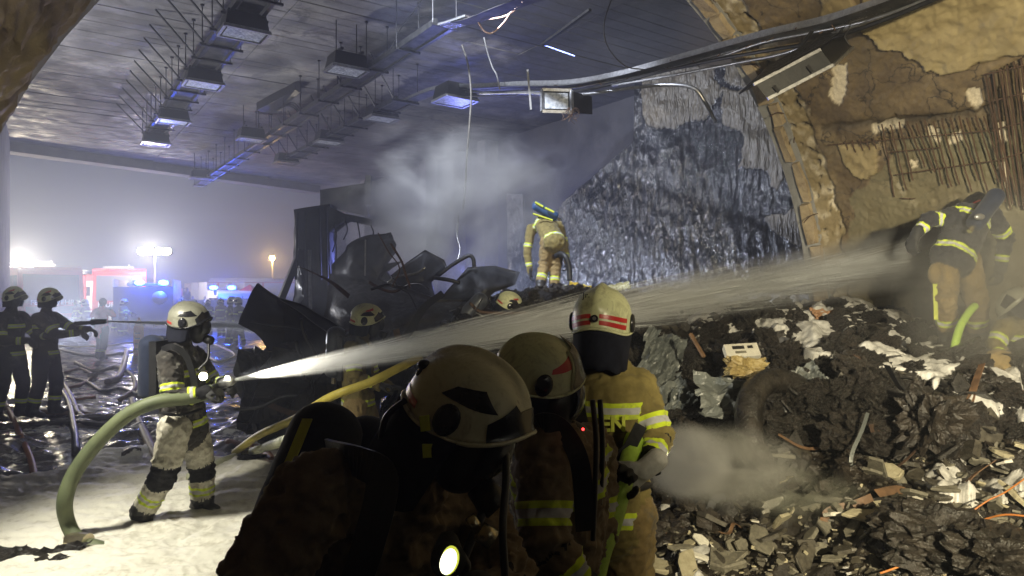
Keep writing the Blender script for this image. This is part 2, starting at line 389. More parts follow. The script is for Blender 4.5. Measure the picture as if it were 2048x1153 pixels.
# soften
foam2 = foam*.95+(1-foam)*np.clip(.40-.012*(Y-8)+fbm(base*1.1+9, 3)*.26, .05, .55)
wv_ = fbm(base*2.0+3, 2)
ang = base@np.array([[.9, .3, 0], [-.35, 1, 0], [0, 0, 1]])
hf = .05+.030*(ridge(ang*np.array([1.6, 3.0, 1])+wv_[:, None]*.5, 3)-.6)*.6+.03*fbm(base*1.3, 3)+.009*ridge(ang*np.array([7, 12, 1])+4, 2)
hs = .03*np.clip(fbm(base*2.0+30, 5), -.3, 1)+.022*np.clip(fbm(base*7+5, 4), -.1, 1)*np.clip(1.4-Y/16, .1, 1)
lump = np.clip(fbm(base*np.array([1.2, 1.2, 1])+70, 3), 0, 1)*.16*np.clip(1.3-abs(Y-8.5)/4, 0, 1)
z = np.where(foam > .5, hf, np.maximum(hs, -.01)+lump); z = np.maximum(z, -.005)
V = np.stack([X, Y, z], 1); o = mk('floor', V, grid_faces(nr, nc), MT['slush_floor'], None, True); attr(o, 'foam', foam2); tag(o, kind='structure')

# ---------------------------------------------------------------- box section: ceiling of cross-cast board strips
CZ = 7.0
slab = MB(); p = [TC(-1.6, 5.2, CZ+.03), TC(-1.6, 29.5, CZ+.03), TC(13.6, 34.5, CZ+.03), TC(16.5, 12, CZ+.03), TC(16.5, 5.2, CZ+.03)]
slab.prism(p, (0, 0, .6)); ceil = slab.build('ceiling', MT['ceiling_concrete']); tag(ceil, kind='structure')
cc0 = 5.3
def strip_mesh(s0, s1, wd):
    m = MB(); a = .008
    nseg = 10
    for k in range(1): pass
    vs = []; fs = []
    for i in range(nseg+1):
        s = s0+(s1-s0)*i/nseg
        for (cw, zz) in ((0.003, .05), (0.003, .006), (a+.003, 0), (wd-a-.003, 0), (wd-.003, .006), (wd-.003, .05)):
            vs.append(TC(s, cw, zz+ (0.0015*math.sin(i*2.1))))
    for i in range(nseg):
        for k in range(5): fs.append((i*6+k, i*6+k+1, (i+1)*6+k+1, (i+1)*6+k))
    fs.append((5, 4, 3, 2, 1, 0)); n = nseg*6; fs.append((n, n+1, n+2, n+3, n+4, n+5)); return vs, fs
segs = [(-.75, 3.7), (3.712, 8.4), (8.412, 16)]; wd = .31; nb = 0
for (s0, s1) in segs:
    c = cc0; cmax = 28.6+((s0+s1)/2+.7)*.3
    if s1 > 15: cmax = 32.6
    protos = {}
    while c < cmax and nb < 299:
        s1_ = s1 if not (s1 > 15 and c > 12.8) else 12.75
        joint = .03 if (int((c-cc0)/wd) % 18 == 0) else 0
        vs, fs = strip_mesh(s0, s1_, wd-joint)
        off = np.array([AX.x*c, AX.y*c, CZ-.02+random.uniform(-.006, .006)])
        mk('board_strip', np.array([tuple(v) for v in vs])+off, fs, MT['ceiling_concrete'], ceil); nb += 1; c += wd
# lintel over the opening
a = TC(-1.2, 28.65, 0); b = TC(11.0, 32.3, 0)
m = MB(); m.bar(a+Vector((0, 0, 6.86)), b+Vector((0, 0, 6.86)), .7, .42); o = m.build('lintel_beam', simple('beam_concrete', (.05, .05, .055), (.12, .12, .12), .8, 0, 2, .4)); tag(o, kind='structure')
# left side wall with its lit end face
simple('wall_concrete', (.16, .16, .16), (.34, .335, .32), .7, 0, 1.4, .6, .02, 12, .9)
simple('sooty_wall', (.025, .025, .03), (.075, .072, .075), .7, 0, 1.2, .6, .02, 10, .9)
m = MB(); m.prism([TC(-.75, 5.2, 0), TC(-.75, 28.7, 0), TC(-1.7, 28.7, 0), TC(-1.7, 5.2, 0)], (0, 0, 7.02)); o = m.build('left_wall', MT['wall_concrete']); tag(o, kind='structure')
# right side wall in the smoke, with pale pilasters
m = MB(); m.prism([TC(12.62, 12.6, 0), TC(12.62, 33, 0), TC(13.6, 33, 0), TC(13.6, 12.6, 0)], (0, 0, 7.02)); rw = m.build('right_wall', MT['sooty_wall']); tag(rw, kind='structure')
for px_ in (643, 735, 857, 912, 975):
    xr = (px_-1024)/F; c = None
    # intersection of view ray with s=12.4
    d = 12.35/(.821*xr+.571); x = xr*d; c = -.571*x+.821*d
    if c > 33: c = 32.9
    m = MB(); m.prism([TC(12.1, c-.25, 0), TC(12.1, c+.25, 0), TC(12.61, c+.25, 0), TC(12.61, c-.25, 0)], (0, 0, 6.95)); m.build('pilaster', MT['pale_concrete'], rw)

# ---------------------------------------------------------------- near vault
VC = (4.1, 1.2); VR = 4.6
def vsurf(th, c, r=0.0):
    th = np.asarray(th); rr = VR+r
    s = VC[0]+np.where(th > 0, rr*np.cos(th), rr*1.0); z = np.where(th > 0, VC[1]+rr*np.sin(th), VC[1]+th*VR)
    return np.stack([SX.x*s+AX.x*c, SX.y*s+AX.y*c, z], -1)
def vault_hit(px, py, inset=0.0):
    xr = (px-1024)/F; zr = -(py-HZ)/F; ks = .821*xr+.571; r = VR-inset
    A = ks*ks+zr*zr; B = 2*(-ks*VC[0]+zr*(CH-VC[1])); C = VC[0]**2+(CH-VC[1])**2-r*r
    d = (-B+math.sqrt(B*B-4*A*C))/(2*A)
    if CH+zr*d < VC[1]: d = (VC[0]+r)/ks
    return PX(px, py, d)
def vault(name, th0, th1, c0, c1, nt, ncx, detail):
    th = np.linspace(th0, th1, nt); cs = np.linspace(c0, c1, ncx); T, Cc = np.meshgrid(th, cs, indexing='ij'); T = T.ravel(); Cc = Cc.ravel()
    P0 = vsurf(T, Cc)
    if not detail:
        d = .05*fbm(P0*1.5, 4)+.02*fbm(P0*9, 3)+.012*fbm(P0*30, 2)
        V = vsurf(T, Cc, d); z0 = np.zeros(len(V))
        o = mk(name, V, grid_faces(nt, ncx)[:, ::-1], MT['vault_lining'], None, True)
        for k in ('grn', 'wht', 'drk'): attr(o, k, z0)
        attr(o, 'och', np.clip(.7+fbm(P0*2)*.4, 0, 1)); return o
    och = soft(P0, [[(1730, -90), (1722, 45), (1755, 88), (1832, 128), (1850, 144), (1890, 142), (1955, 128), (2100, 85), (2400, 40), (2400, -300), (1730, -300)]], 12)
    och = np.maximum(och, soft(P0, [[(1672, 290), (1752, 285), (1760, 350), (1722, 360), (1690, 330)]], 10, 4)*.75)
    och = np.maximum(och, soft(P0, [[(1620, -30), (1700, -40), (1715, 20), (1650, 30)]], 12, 4)*.5)
    wht = soft(P0, [[(1673, 128), (1693, 127), (1694, 160), (1690, 200), (1678, 212), (1663, 200), (1664, 160)], [(1850, 255), (1880, 262), (1878, 285), (1852, 280)],
                    [(1930, 180), (1958, 178), (1970, 205), (1945, 225)], [(1745, 250), (1800, 243), (1805, 258), (1750, 268)], [(1820, 320), (1835, 318), (1838, 335), (1822, 338)],
                    [(1990, 250), (2008, 252), (2012, 290), (1995, 285)], [(1995, 330), (2010, 330), (2020, 385), (2003, 380)], [(2040, 180), (2060, 180), (2060, 215), (2042, 215)],
                    [(1893, 270), (1915, 262), (1918, 285), (1898, 288)], [(1660, 395), (1668, 395), (1668, 420), (1660, 420)]], 7, 8)
    grn = np.clip(soft(P0, [[(1700, 380), (1760, 340), (1790, 270), (2200, 240), (2200, 700), (1690, 720)]], 26, 2)*.7+fbm(P0*1.2)*.2, 0, 1)
    drk = soft(P0, [[(1780, 620), (1790, 580), (1840, 560), (1880, 590), (1890, 660), (1780, 660)], [(1910, 640), (2100, 640), (2100, 700), (1910, 700)]], 12, 3)*.5
    px, py = proj(P0); seam = np.exp(-((py-(250-.11*(px-1750)+fbm(P0*3)*10))/9.0)**2)*((px > 1640) & (px < 1990))
    drk = np.maximum(drk, np.clip(seam*.6, 0, .6)); drk = np.maximum(drk, .8*np.exp(-((px-1985+(py-150)*-.05)/10.0)**2)*(py > 140)*(py < 250))
    rim = np.clip((Cc-4.74+.10*fbm(P0*3, 4))/.05, 0, 1)          # broken edge
    spall = soft(P0, [[(1760, 246), (1985, 215), (1998, 140), (2300, 80), (2300, 430), (1800, 400)]], 14, 3)
    d = -.025*fbm(P0*1.3, 4)-.012*ridge(P0*4, 4)*.6-.009*fbm(P0*26, 3)-.035*och-.02*np.maximum(och, 0)*ridge(P0*3+3, 3)+.03*wht+.05*rim+.04*spall+.04*seam
    ck = np.clip((ridge(P0*3.5+20, 2)-1.22)*6, 0, 1)*rim; d = d+ck*.06
    o = mk(name, vsurf(T, Cc, d), grid_faces(nt, ncx)[:, ::-1], MT['vault_lining'], None, True)
    attr(o, 'och', np.maximum(och, rim*.55)); attr(o, 'wht', np.maximum(wht, rim*np.clip(fbm(P0*6)*1.3+.1, 0, .8))); attr(o, 'grn', grn); attr(o, 'drk', np.maximum(drk, ck*.9)); return o
v = vault('tunnel_vault', -.30, 1.75, .2, 5.1, 470, 280, True); tag(v, kind='structure')
v2 = vault('tunnel_vault', 1.74, math.pi, .2, 5.1, 200, 120, False); tag(v2, kind='structure')
v3 = vault('tunnel_vault', -.30, math.pi, -14, .205, 60, 60, False); tag(v3, kind='structure')
m = MB(); m.prism([TC(-.5, -14, 0), TC(-.5, 5.1, 0), TC(-1.2, 5.1, 0), TC(-1.2, -14, 0)], (0, 0, 1.3)); m.prism([TC(-1.3, -14.02, -.1), TC(9.5, -14.02, -.1), TC(9.5, -14.3, -.1), TC(-1.3, -14.3, -.1)], (0, 0, 7))  # second prism: end cap added behind the camera against sky light
o = m.build('vault_base_and_end_block', MT['wall_concrete']); tag(o, kind='structure')
# head wall between vault and box section
m = MB(); n = 40
for i in range(n):
    t0 = math.pi*i/n; t1 = math.pi*(i+1)/n
    def outp(t_): 
        k = min(8.6/max(abs(math.cos(t_)), 1e-3), 5.86/max(math.sin(t_), 1e-3)); return (VC[0]+math.cos(t_)*k, VC[1]+math.sin(t_)*k)
    q = [outp(t0), outp(t1)]; r0 = VR+.03
    pts = [TC(VC[0]+r0*math.cos(t0), 5.06, VC[1]+r0*math.sin(t0)), TC(q[0][0], 5.06, q[0][1]), TC(q[1][0], 5.06, q[1][1]), TC(VC[0]+r0*math.cos(t1), 5.06, VC[1]+r0*math.sin(t1))]
    m.prism(pts, AX*.3)
m.prism([TC(8.75, 5.06, 0), TC(12.7, 5.06, 0), TC(12.7, 5.36, 0), TC(8.75, 5.36, 0)], (0, 0, 1.25))
o = m.build('head_wall', MT['wall_concrete']); tag(o, kind='structure')
m = MB(); m.prism([TC(16.4, 5, 0), TC(16.4, 13, 0), TC(16.8, 13, 0), TC(16.8, 5, 0)], (0, 0, 7.02)); o = m.build('recess_wall', MT['sooty_wall']); tag(o, kind='structure')
# unseen outer block added so that the night sky only enters through the opening
m = MB(); m.prism([TC(-1.8, -14.4, 0), TC(-1.8, 5.3, 0), TC(-1.21, 5.3, 0), TC(-1.21, -14.4, 0)], (0, 0, 7.6)); m.prism([TC(9.4, -14.4, 0), TC(9.4, 5.0, 0), TC(9.9, 5.0, 0), TC(9.9, -14.4, 0)], (0, 0, 7.6)); m.prism([TC(-1.8, -14.4, 7.61), TC(-1.8, 5.19, 7.61), TC(9.9, 5.19, 7.61), TC(9.9, -14.4, 7.61)], (0, 0, .4))
o = m.build('sky_light_block', MT['wall_concrete']); tag(o, kind='structure')

# broken blocks standing along the rim
rim = []; rb = MB()
random.seed(11); RM = thing('broken_arch_rim', TC(8.6, 5.0, 1.2), 'cracked pale concrete rim along the edge of the tunnel vault, rebar stubs sticking out', 'concrete rim')
th = .02
while th < 1.45:
    L = random.uniform(.05, .13); mB = MB(); t0, t1 = th, th+L-.006; cA = 5.08+random.uniform(-.01, .05); cB = cA+random.uniform(.10, .16); r0 = VR-random.uniform(.03, .07)
    vs = []; 
    for tt in (t0, (t0+t1)/2, t1):
        for cx, rr in ((cA, r0+random.uniform(-.015, .02)), (cB, r0+random.uniform(0, .03)), (cB, r0+.22), (cA, r0+.22)):
            q = vsurf(np.array([tt+random.uniform(-.004, .004)]), np.array([cx+random.uniform(-.02, .02)]), rr-VR)[0]; vs.append(Vector(q))
    fs = [(0, 1, 2, 3)[::-1], (8, 9, 10, 11)]
    for i in range(2):
        for k in range(4): fs.append((i*4+k, i*4+(k+1) % 4, (i+1)*4+(k+1) % 4, (i+1)*4+k))
    mk('concrete_block', vs, fs, MT['rim_concrete'], RM); th += L
for k in range(9):
    tt = random.uniform(.1, 1.1); a = Vector(vsurf(np.array([tt]), np.array([5.0]), -.05)[0]); mB = MB(); dr_ = Vector((random.uniform(-1, .4), random.uniform(-.6, .2), random.uniform(-.6, .3)))*.22
    mB.tube(spline([a, a+dr_*.5+Vector((0, 0, .03)), a+dr_], 4), .007, 6); mB.build('rebar_stub', MT['rust'], RM)

# exposed rebar on the right wall
rebar = thing('exposed_rebar_mesh', vault_hit(1850, 330), 'rusty reinforcing bars laid bare in a grid on the spalled brown vault wall', 'rebar')
def bar_on(p0, p1, r, n=10, inset=.055, jit=.012):
    pts = []
    for i in range(n+1):
        t = i/n; pts.append(vault_hit(p0[0]+(p1[0]-p0[0])*t+random.uniform(-1, 1), p0[1]+(p1[1]-p0[1])*t, inset+random.uniform(-jit, jit)*.6))
    mB = MB(); mB.tube(spline(pts, 3), r, 6); mB.build('rebar', MT['rust'], rebar)
for i in range(14):
    x0 = 1764+i*17; bar_on((x0, 250-.12*i*14+random.uniform(-3, 5)), (x0+28+i*1.5+random.uniform(-4, 4), (395 if i in (0, 1) else 345+i*3)+random.uniform(-22, 18)), .008)
for i in range(5): bar_on((1690+i*14, 283-i*2), (1697+i*14, 303-i*2+random.uniform(-4, 8)), .007, 4)
for (a, b) in (((1655, 291), (1975, 262)), ((1790, 350), (1990, 322)), ((1800, 397), (1830, 398)), ((1780, 305), (1880, 296))): bar_on(a, b, .006)
for i in range(7):
    x0 = 1972+i*14; bar_on((x0, 152-i*7), (x0+38, 405+i*4), .0095)
    if i % 2 == 0: bar_on((x0+7, 156-i*7), (x0+48, 420), .008)
for y0 in (150, 205, 262, 322): bar_on((1968+(y0-150)*.14, y0), (2075, y0-25), .008)

# ---------------------------------------------------------------- wet tarry cross wall at the right of the box section
W0 = Vector((-.1, 17.2, 0)); W1 = Vector((7.4, 14.15, 0)); wd_ = (W1-W0); wn_ = Vector((wd_.y, -wd_.x, 0)).normalized()
if wn_.y > 0: wn_ = -wn_
def wtop(u):
    P = W0+wd_*u; px = 1024+F*P.x/P.y
    prof = [(900, 385), (1049, 390), (1050, 505), (1130, 405), (1269, 283), (1270, -400), (3000, -400)]
    py = np.interp(px, [a for a, b in prof], [b for a, b in prof]); return min(7.01, CH-(py-HZ)/F*P.y)
us_ = sorted(set(list(np.linspace(0, 1, 330))+[.0001])); nv_ = 260; vs = []
for u in us_:
    P = W0+wd_*u; zt = wtop(u)
    for k in range(nv_): vs.append((P.x, P.y, zt*k/(nv_-1)))
V0 = np.array(vs); flow = np.array([1, 1, .28])
dry = soft(V0, [[(1270, 130), (1330, 120), (1420, 120), (1440, 190), (1410, 240), (1350, 262), (1290, 250)], [(1440, 180), (1530, 190), (1565, 230), (1600, 290), (1612, 340), (1575, 350), (1545, 380), (1530, 350), (1490, 330), (1470, 270), (1440, 250)],
                [(1530, 440), (1590, 420), (1640, 450), (1650, 500), (1560, 480)], [(1580, 320), (1625, 330), (1610, 400), (1590, 360)], [(1450, 100), (1560, 130), (1520, 190), (1450, 160)]], 16, 1.6)
d = .05*fbm(V0*1.1, 3)+(.055*fbm(V0*flow*7, 4)+.03*np.maximum(fbm(V0*flow*18+8, 3), -.1))*(1-.75*dry)+.05*dry
edge = np.minimum(1, np.array([min((u)*12, 1) for u in us_]).repeat(nv_)); V = V0+np.outer(np.maximum(d, -.05)+.08, np.array(wn_))
o = mk('wet_side_wall', V, grid_faces(len(us_), nv_), MT['tar_wall'], None, True); attr(o, 'dry', dry); tag(o, kind='structure')
poly = []
for px_, in [(a,) for a in (1015, 1049, 1051, 1130, 1269)]:
    u_ = ((px_-1024)/F*W0.y-W0.x)/(wd_.x-(px_-1024)/F*wd_.y); P = W0+wd_*u_; poly.append(P+Vector((0, 0, wtop(u_)-.01)))
Pk = poly[-1].copy(); poly += [Vector((Pk.x+.02, Pk.y, 7.0)), W1+Vector((0, 0, 7.0)), W1.copy(), Vector((poly[0].x, poly[0].y, 0))]
m = MB(); m.prism([q+wn_*.0 for q in poly], -wn_*.5); m.build('wall_body', MT['sooty_wall'], o)
# ================================================================ rubble heap
cp = [(1300,1153,4.4),(1500,1153,4.1),(1700,1153,4.0),(2048,1153,3.6),(2200,1153,3.5),(2048,1000,4.3),(1700,1000,4.7),(1400,1060,4.9),(1300,1010,5.5),(1400,930,6.0),(1400,800,6.9),(1300,720,7.3),(1400,700,7.5),
      (1550,920,5.5),(1550,800,6.1),(1550,700,6.8),(1700,800,5.8),(1700,700,6.7),(1700,645,7.7),(1850,720,6.4),(1900,900,5.0),(1900,800,5.6),(2048,880,4.9),(2048,800,5.3),(2048,720,6.0),(1960,705,6.7),(2200,900,4.5),(1550,625,8.8),(1400,612,9.6),
      (1300,602,10.6),(1200,594,11.1),(1090,585,11.7),(1000,606,10.6),(900,655,9.4),(1000,720,8.2),(1150,720,8.0),(1150,900,6.6),(1000,900,6.7),(860,720,8.4),(1300,600,13.5),(1500,600,12.5),(1660,625,9.3),(1100,600,14.5),(950,640,13)]
C = [(tuple(PX(a, b, d))) for a, b, d in cp]
C = [(x, y, z) for x, y, z in C]+[(-1.5, 6, 0), (-1.6, 8, 0), (-1.9, 10, .1), (-2.2, 12, .3), (-2.5, 15, 0), (-.6, 5.5, 0), (.4, 5.2, 0), (.5, 3.6, 0), (-.6, 3.2, 0), (1, 2.4, 0), (2.8, 2.2, .1), (-2.5, 4, 0), (-2.8, 18, 0), (2, 17.5, 1.2), (6, 15, 1.6), (6.5, 8.5, 1.5), (5.2, 5.2, 1.4), (4.2, 3.6, .9)]
C = np.array(C)
def tps_fit(C, lam=.02):
    n = len(C); X = C[:, :2]; r2 = ((X[:, None]-X[None])**2).sum(-1); K = .5*r2*np.log(r2+1e-9)+lam*np.eye(n); Pm = np.hstack([np.ones((n, 1)), X])
    A = np.block([[K, Pm], [Pm.T, np.zeros((3, 3))]]); s = np.linalg.solve(A, np.concatenate([C[:, 2], np.zeros(3)])); return s
TP = tps_fit(C)
def heap_base(X):
    X = np.asarray(X, float); r2 = ((X[:, None]-C[None, :, :2])**2).sum(-1); return (.5*r2*np.log(r2+1e-9))@TP[:-3]+TP[-3]+X@TP[-2:]
def heap_z(X):
    X = np.asarray(X, float); b = heap_base(X); P3 = np.stack([X[:, 0], X[:, 1], X[:, 0]*0], 1)
    amp = np.clip(b*2.2+.15, .12, 1)
    n = .13*fbm(P3*1.1+5, 3)+.12*(ridge(P3*2.3+9, 3)-.9)+.03*fbm(P3*6, 3)
    return np.clip(b, -.2, 2.2)+n*amp-.02
nr, nc = 470, 560
ds = 2.6*np.exp(np.linspace(0, math.log(16.5/2.6), nr)); us = np.linspace(-.34, .86, nc)
D, U = np.meshgrid(ds, us, indexing='ij'); X = (D*U).ravel(); Y = D.ravel(); H = []
XY = np.stack([X, Y], 1)
for k in range(0, len(XY), 20000): H.append(heap_z(XY[k:k+20000]))
H = np.concatenate(H); V = np.stack([X, Y, H], 1)
S_ = .821*X+.571*Y; C_ = -.571*X+.821*Y
H2 = H.reshape(nr, nc); gy = np.gradient(H2, axis=0).ravel()/np.gradient(D, axis=0).ravel()
P3 = np.stack([X, Y, H], 1); px, py = proj(V)
wx = fbm(P3*1.1, 3)*40; wy = fbm(P3*1.1+30, 3)*14
fz = np.zeros(len(V))
for poly, a in (([(1540,640),(1680,600),(1800,640),(1890,700),(2000,760),(2048,880),(1960,870),(1830,760),(1640,740),(1560,700)], .62), ([(1300,640),(1500,590),(1650,610),(1660,690),(1450,670),(1300,700)], .40),
                ([(1820,930),(1960,900),(2048,960),(2048,1010),(1900,1010)], .34)):
    fz = np.maximum(fz, inpoly(px+wx, py+wy, poly)*a)
foam = fz+fbm(P3*2.2+3, 3)*.22-.06-np.clip(gy*.06, -.1, .12)
V[:, 2] += np.clip((foam-.3)*.16, 0, .07)
V = np.array(V); keep = V[:, 2] > -.25
fc = grid_faces(nr, nc); fc = fc[(keep[fc].all(1)) & (S_[fc].max(1) < 16.3)]
heap = mk('rubble_ground', V, fc, MT['heap_soil'], None, True); attr(heap, 'foam', foam); tag(heap, kind='structure')
def hz1(x, y): return float(heap_z(np.array([[x, y]]))[0])
def heap_at(px, py, d0=3.2, d1=14.5):
    """first point of the heap along a view ray"""
    ds = np.linspace(d0, d1, 260); x = (px-1024)/F*ds; z = CH-(py-HZ)/F*ds; h = np.maximum(heap_z(np.stack([x, ds], 1)), 0); i = np.argmax(h > z)
    if not (h > z).any(): return None
    return Vector((x[i], ds[i], h[i]))
# ---- materials of the pieces
simple('shard_pale', (.24, .21, .13), (.42, .38, .26), .7, 0, 5, .7, .006, 45)
simple('shard_grey', (.07, .065, .05), (.19, .175, .13), .5, 0, 5, .7, .006, 45, .8)
simple('shard_dark', (.02, .018, .014), (.085, .075, .055), .25, 0, 5, .7, .006, 45, .6)
simple('shard_white', (.42, .40, .34), (.62, .60, .52), .75, 0, 6, .6, .005, 45)
simple('char_wet', (.005, .005, .0045), (.038, .032, .025), .08, 0, 7, 1.0, .014, 55, .42)
simple('char_brown', (.006, .0055, .005), (.040, .032, .024), .10, 0, 6, 1.0, .014, 48, .5)
simple('grey_sheet', (.07, .08, .08), (.17, .18, .17), .3, 0, 5, .6, .01, 20, .5)
simple('scorched_wood', (.05, .028, .014), (.18, .10, .05), .6, 0, 10, .6, .004, 40, stretch=(1, 1, 1))
simple('card_brown', (.16, .08, .035), (.30, .17, .09), .6, 0, 3, .6, .01, 22)
def shard_geo(rx, ry, th, rnd):
    n = rnd.randint(5, 8); pts = []
    for i in range(n):
        a = 2*math.pi*(i+rnd.uniform(-.3, .3))/n; r = rnd.uniform(.65, 1.1); pts.append((rx*r*math.cos(a), ry*r*math.sin(a)))
    v = []; f = []
    for (sc_, z) in ((.93, th/2), (1.0, th*.25), (.97, -th/2)):
        for (x, y) in pts: v.append((x*sc_+rnd.uniform(-1, 1)*.004, y*sc_+rnd.uniform(-1, 1)*.004, z+rnd.uniform(-.15, .15)*th))
    f.append(tuple(range(n))); f.append(tuple(2*n+i for i in range(n))[::-1])
    for l in range(2):
        for i in range(n): f.append((l*n+i, (l+1)*n+i, (l+1)*n+(i+1) % n, l*n+(i+1) % n))
    return v, f
def lump_geo(rx, ry, rz, rnd, boxy=.5, sub=3):
    # rounded irregular block from a subdivided cube with faceting noise
    import bmesh
    bm = bmesh.new(); bmesh.ops.create_cube(bm, size=2); bmesh.ops.subdivide_edges(bm, edges=bm.edges[:], cuts=sub, use_grid_fill=True)
    sd = rnd.uniform(0, 99); co = np.array([tuple(v.co) for v in bm.verts]); ln = np.linalg.norm(co, axis=1)[:, None]
    co = co*boxy+(co/ln)*1.1*(1-boxy); nz = ridge(co*1.3+sd, 3)[:, None]; n2 = fbm(co*2.6+sd, 3)[:, None]
    co = co*(.68+.26*nz+.22*n2+(.035*fbm(co*6+sd, 2)[:, None] if sub > 6 else 0)); co = co*np.array([rx, ry, rz])
    f = [tuple(v.index for v in p.verts) for p in bm.faces]; bm.free(); return co.tolist(), f
def me_new(name, v, f, mat, smooth=False):
    me = bpy.data.meshes.new(name); me.from_pydata([tuple(map(float, a)) for a in v], [], f); me.materials.append(mat)
    if smooth: me.polygons.foreach_set('use_smooth', [True]*len(me.polygons))
    return me
rnd = random.Random(5)
SH = {m: [me_new('concrete_shard', *shard_geo(1, rnd.uniform(.5, .9), rnd.uniform(.12, .3), rnd), MT[m]) for _ in range(9)] for m in ('shard_pale', 'shard_grey', 'shard_white', 'shard_dark')}
LP = {m: [me_new('lump', *lump_geo(1, rnd.uniform(.6, .9), rnd.uniform(.45, .7), rnd, rnd.uniform(.45, .95), 8), MT[m]) for _ in range(12)] for m in ('char_wet', 'char_brown')}
def put(name, me, loc, sc_, rot, label, cat, group=None):
    o = bpy.data.objects.new(name, me); o.location = loc; o.scale = (sc_,)*3 if not hasattr(sc_, '__len__') else sc_; o.rotation_euler = rot
    sc.collection.objects.link(o); return tag(o, label, cat, group)
# pale shards: lower right
cnt = 0
for k in range(900):
    if cnt >= 170: break
    if rnd.random() < .72: px_ = rnd.uniform(1290, 2048); py_ = rnd.uniform(1000, 1150)
    else: px_ = rnd.uniform(1560, 2048); py_ = rnd.uniform(880, 1010)
    if px_ < 1500 and py_ < 1050: continue
    if rnd.random() > .35+.65*(px_-1290)/760 and py_ < 1090: continue
    p = heap_at(px_, py_)
    if p is None: continue
    s = .03+.13*rnd.random()**1.7
    m = rnd.choice(['shard_grey', 'shard_grey', 'shard_grey', 'shard_dark', 'shard_dark', 'shard_pale'] if rnd.random() < .85 else ['shard_white', 'shard_pale'])
    lb_ = ('small ' if s < .055 else 'larger ')+{'shard_grey': 'grey', 'shard_dark': 'dark wet', 'shard_pale': 'pale tan', 'shard_white': 'whitish'}[m]+' piece of spalled concrete '+('in the foam streaks below the crusted bundles' if py_ < 1000 else 'between the dark hollow and the white splinter' if px_ < 1560 else 'around the broad pale green plate' if px_ < 1830 else 'around the shiny melted lumps')
    put('concrete_shard', rnd.choice(SH[m]), p+Vector((0, 0, s*.2)), (s, s*rnd.uniform(.6, 1.1), s), (rnd.gauss(.12, .4), rnd.gauss(0, .4), rnd.uniform(0, 6.3)),
        lb_, 'concrete piece', lb_+' (alike pieces)'); cnt += 1
# hero shards
for (px_, py_, sx, sy, rot, m, lb) in (
    (1938, 1092, .135, .085, (.35, -.25, -.3), 'shard_pale', 'large yellow lit concrete plate with ragged edge near the orange wires'),
    (1727, 1050, .16, .10, (.25, 0, .1), 'shard_pale', 'broad pale green concrete plate lit brightly in the middle of the shards'),
    (1897, 993, .15, .06, (.3, 0, 0), 'shard_grey', 'long pitted grey concrete plate lying flat above the black melted lump'),
    (1825, 1014, .06, .05, (.5, .2, .5), 'shard_white', 'small cream concrete chip on end of a shard above the melted lump'),
    (1527, 1052, .17, .035, (1.0, .2, 1.05), 'shard_white', 'narrow white concrete splinter standing on its end'),
    (1483, 1105, .10, .075, (.9, .1, .7), 'shard_grey', 'grey triangular concrete plate propped beside the white splinter'),
    (1815, 1105, .075, .07, (.3, .1, 0), 'shard_pale', 'squarish pale yellow concrete piece left of the melted lump'),
    (1365, 1105, .13, .06, (.2, .1, .2), 'shard_grey', 'long grey concrete flake at the bottom beside the fire fighter with the lime hose'),
    (2030, 905, .07, .05, (.4, .2, .4), 'shard_pale', 'pitted tan concrete piece at the right edge above the wet shards'),
    (1660, 1130, .12, .05, (.2, 0, .3), 'shard_grey', 'dark grey flat plate at the bottom edge left of the melted lump'),
    (1390, 1128, .12, .04, (.1, .2, -.3), 'shard_white', 'torn whitish concrete flake low in front of the dark hollow')):
    p = heap_at(px_, py_)
    if p is None: continue
    put('concrete_slab', rnd.choice(SH[m]), p+Vector((0, -.05, .05)), (sx, sy, .10), rot, lb, 'concrete piece')
# charred lumps
cnt = 0
for k in range(1500):
    if cnt >= 230: break
    px_ = rnd.uniform(1280, 2060); py_ = rnd.uniform(605, 900)
    if px_ < 1500 and py_ > 760 and rnd.random() < .6: continue
    if px_ > 1830 and py_ < 690: continue
    p = heap_at(px_, py_)
    if p is None: continue
    s = rnd.uniform(.06, .20)*(1.5 if rnd.random() < .12 else 1); m = rnd.choice(['char_wet', 'char_wet', 'char_brown'])
    lb_ = ('big ' if s > .16 else 'small ' if s < .10 else '')+('black' if m == 'char_wet' else 'brown black')+' wet burnt lump '+('on the crest of the heap under the water jet' if py_ < 670 else 'in the foam below the fire fighters at the right' if px_ > 1750 and py_ < 790 else 'around the white plastic box' if px_ < 1560 else 'on the slope above the pale concrete pieces' if px_ > 1750 else 'around the half buried tyre')
    put('charred_lump', rnd.choice(LP[m]), p+Vector((0, 0, s*.1)), (s, s*rnd.uniform(.7, 1.2), s*rnd.uniform(.5, 1)), (rnd.gauss(0, .5), rnd.gauss(0, .5), rnd.uniform(0, 6.3)),
        lb_, 'burnt lump', lb_+' (alike lumps)'); cnt += 1
simple('char_panel', (.008, .008, .008), (.05, .045, .038), .12, 0, 4, .8, .01, 40, .5)
SH['char_panel'] = [me_new('charred_slab', *shard_geo(1, rnd.uniform(.4, .8), rnd.uniform(.05, .12), rnd), MT['char_panel']) for _ in range(8)]
cnt = 0
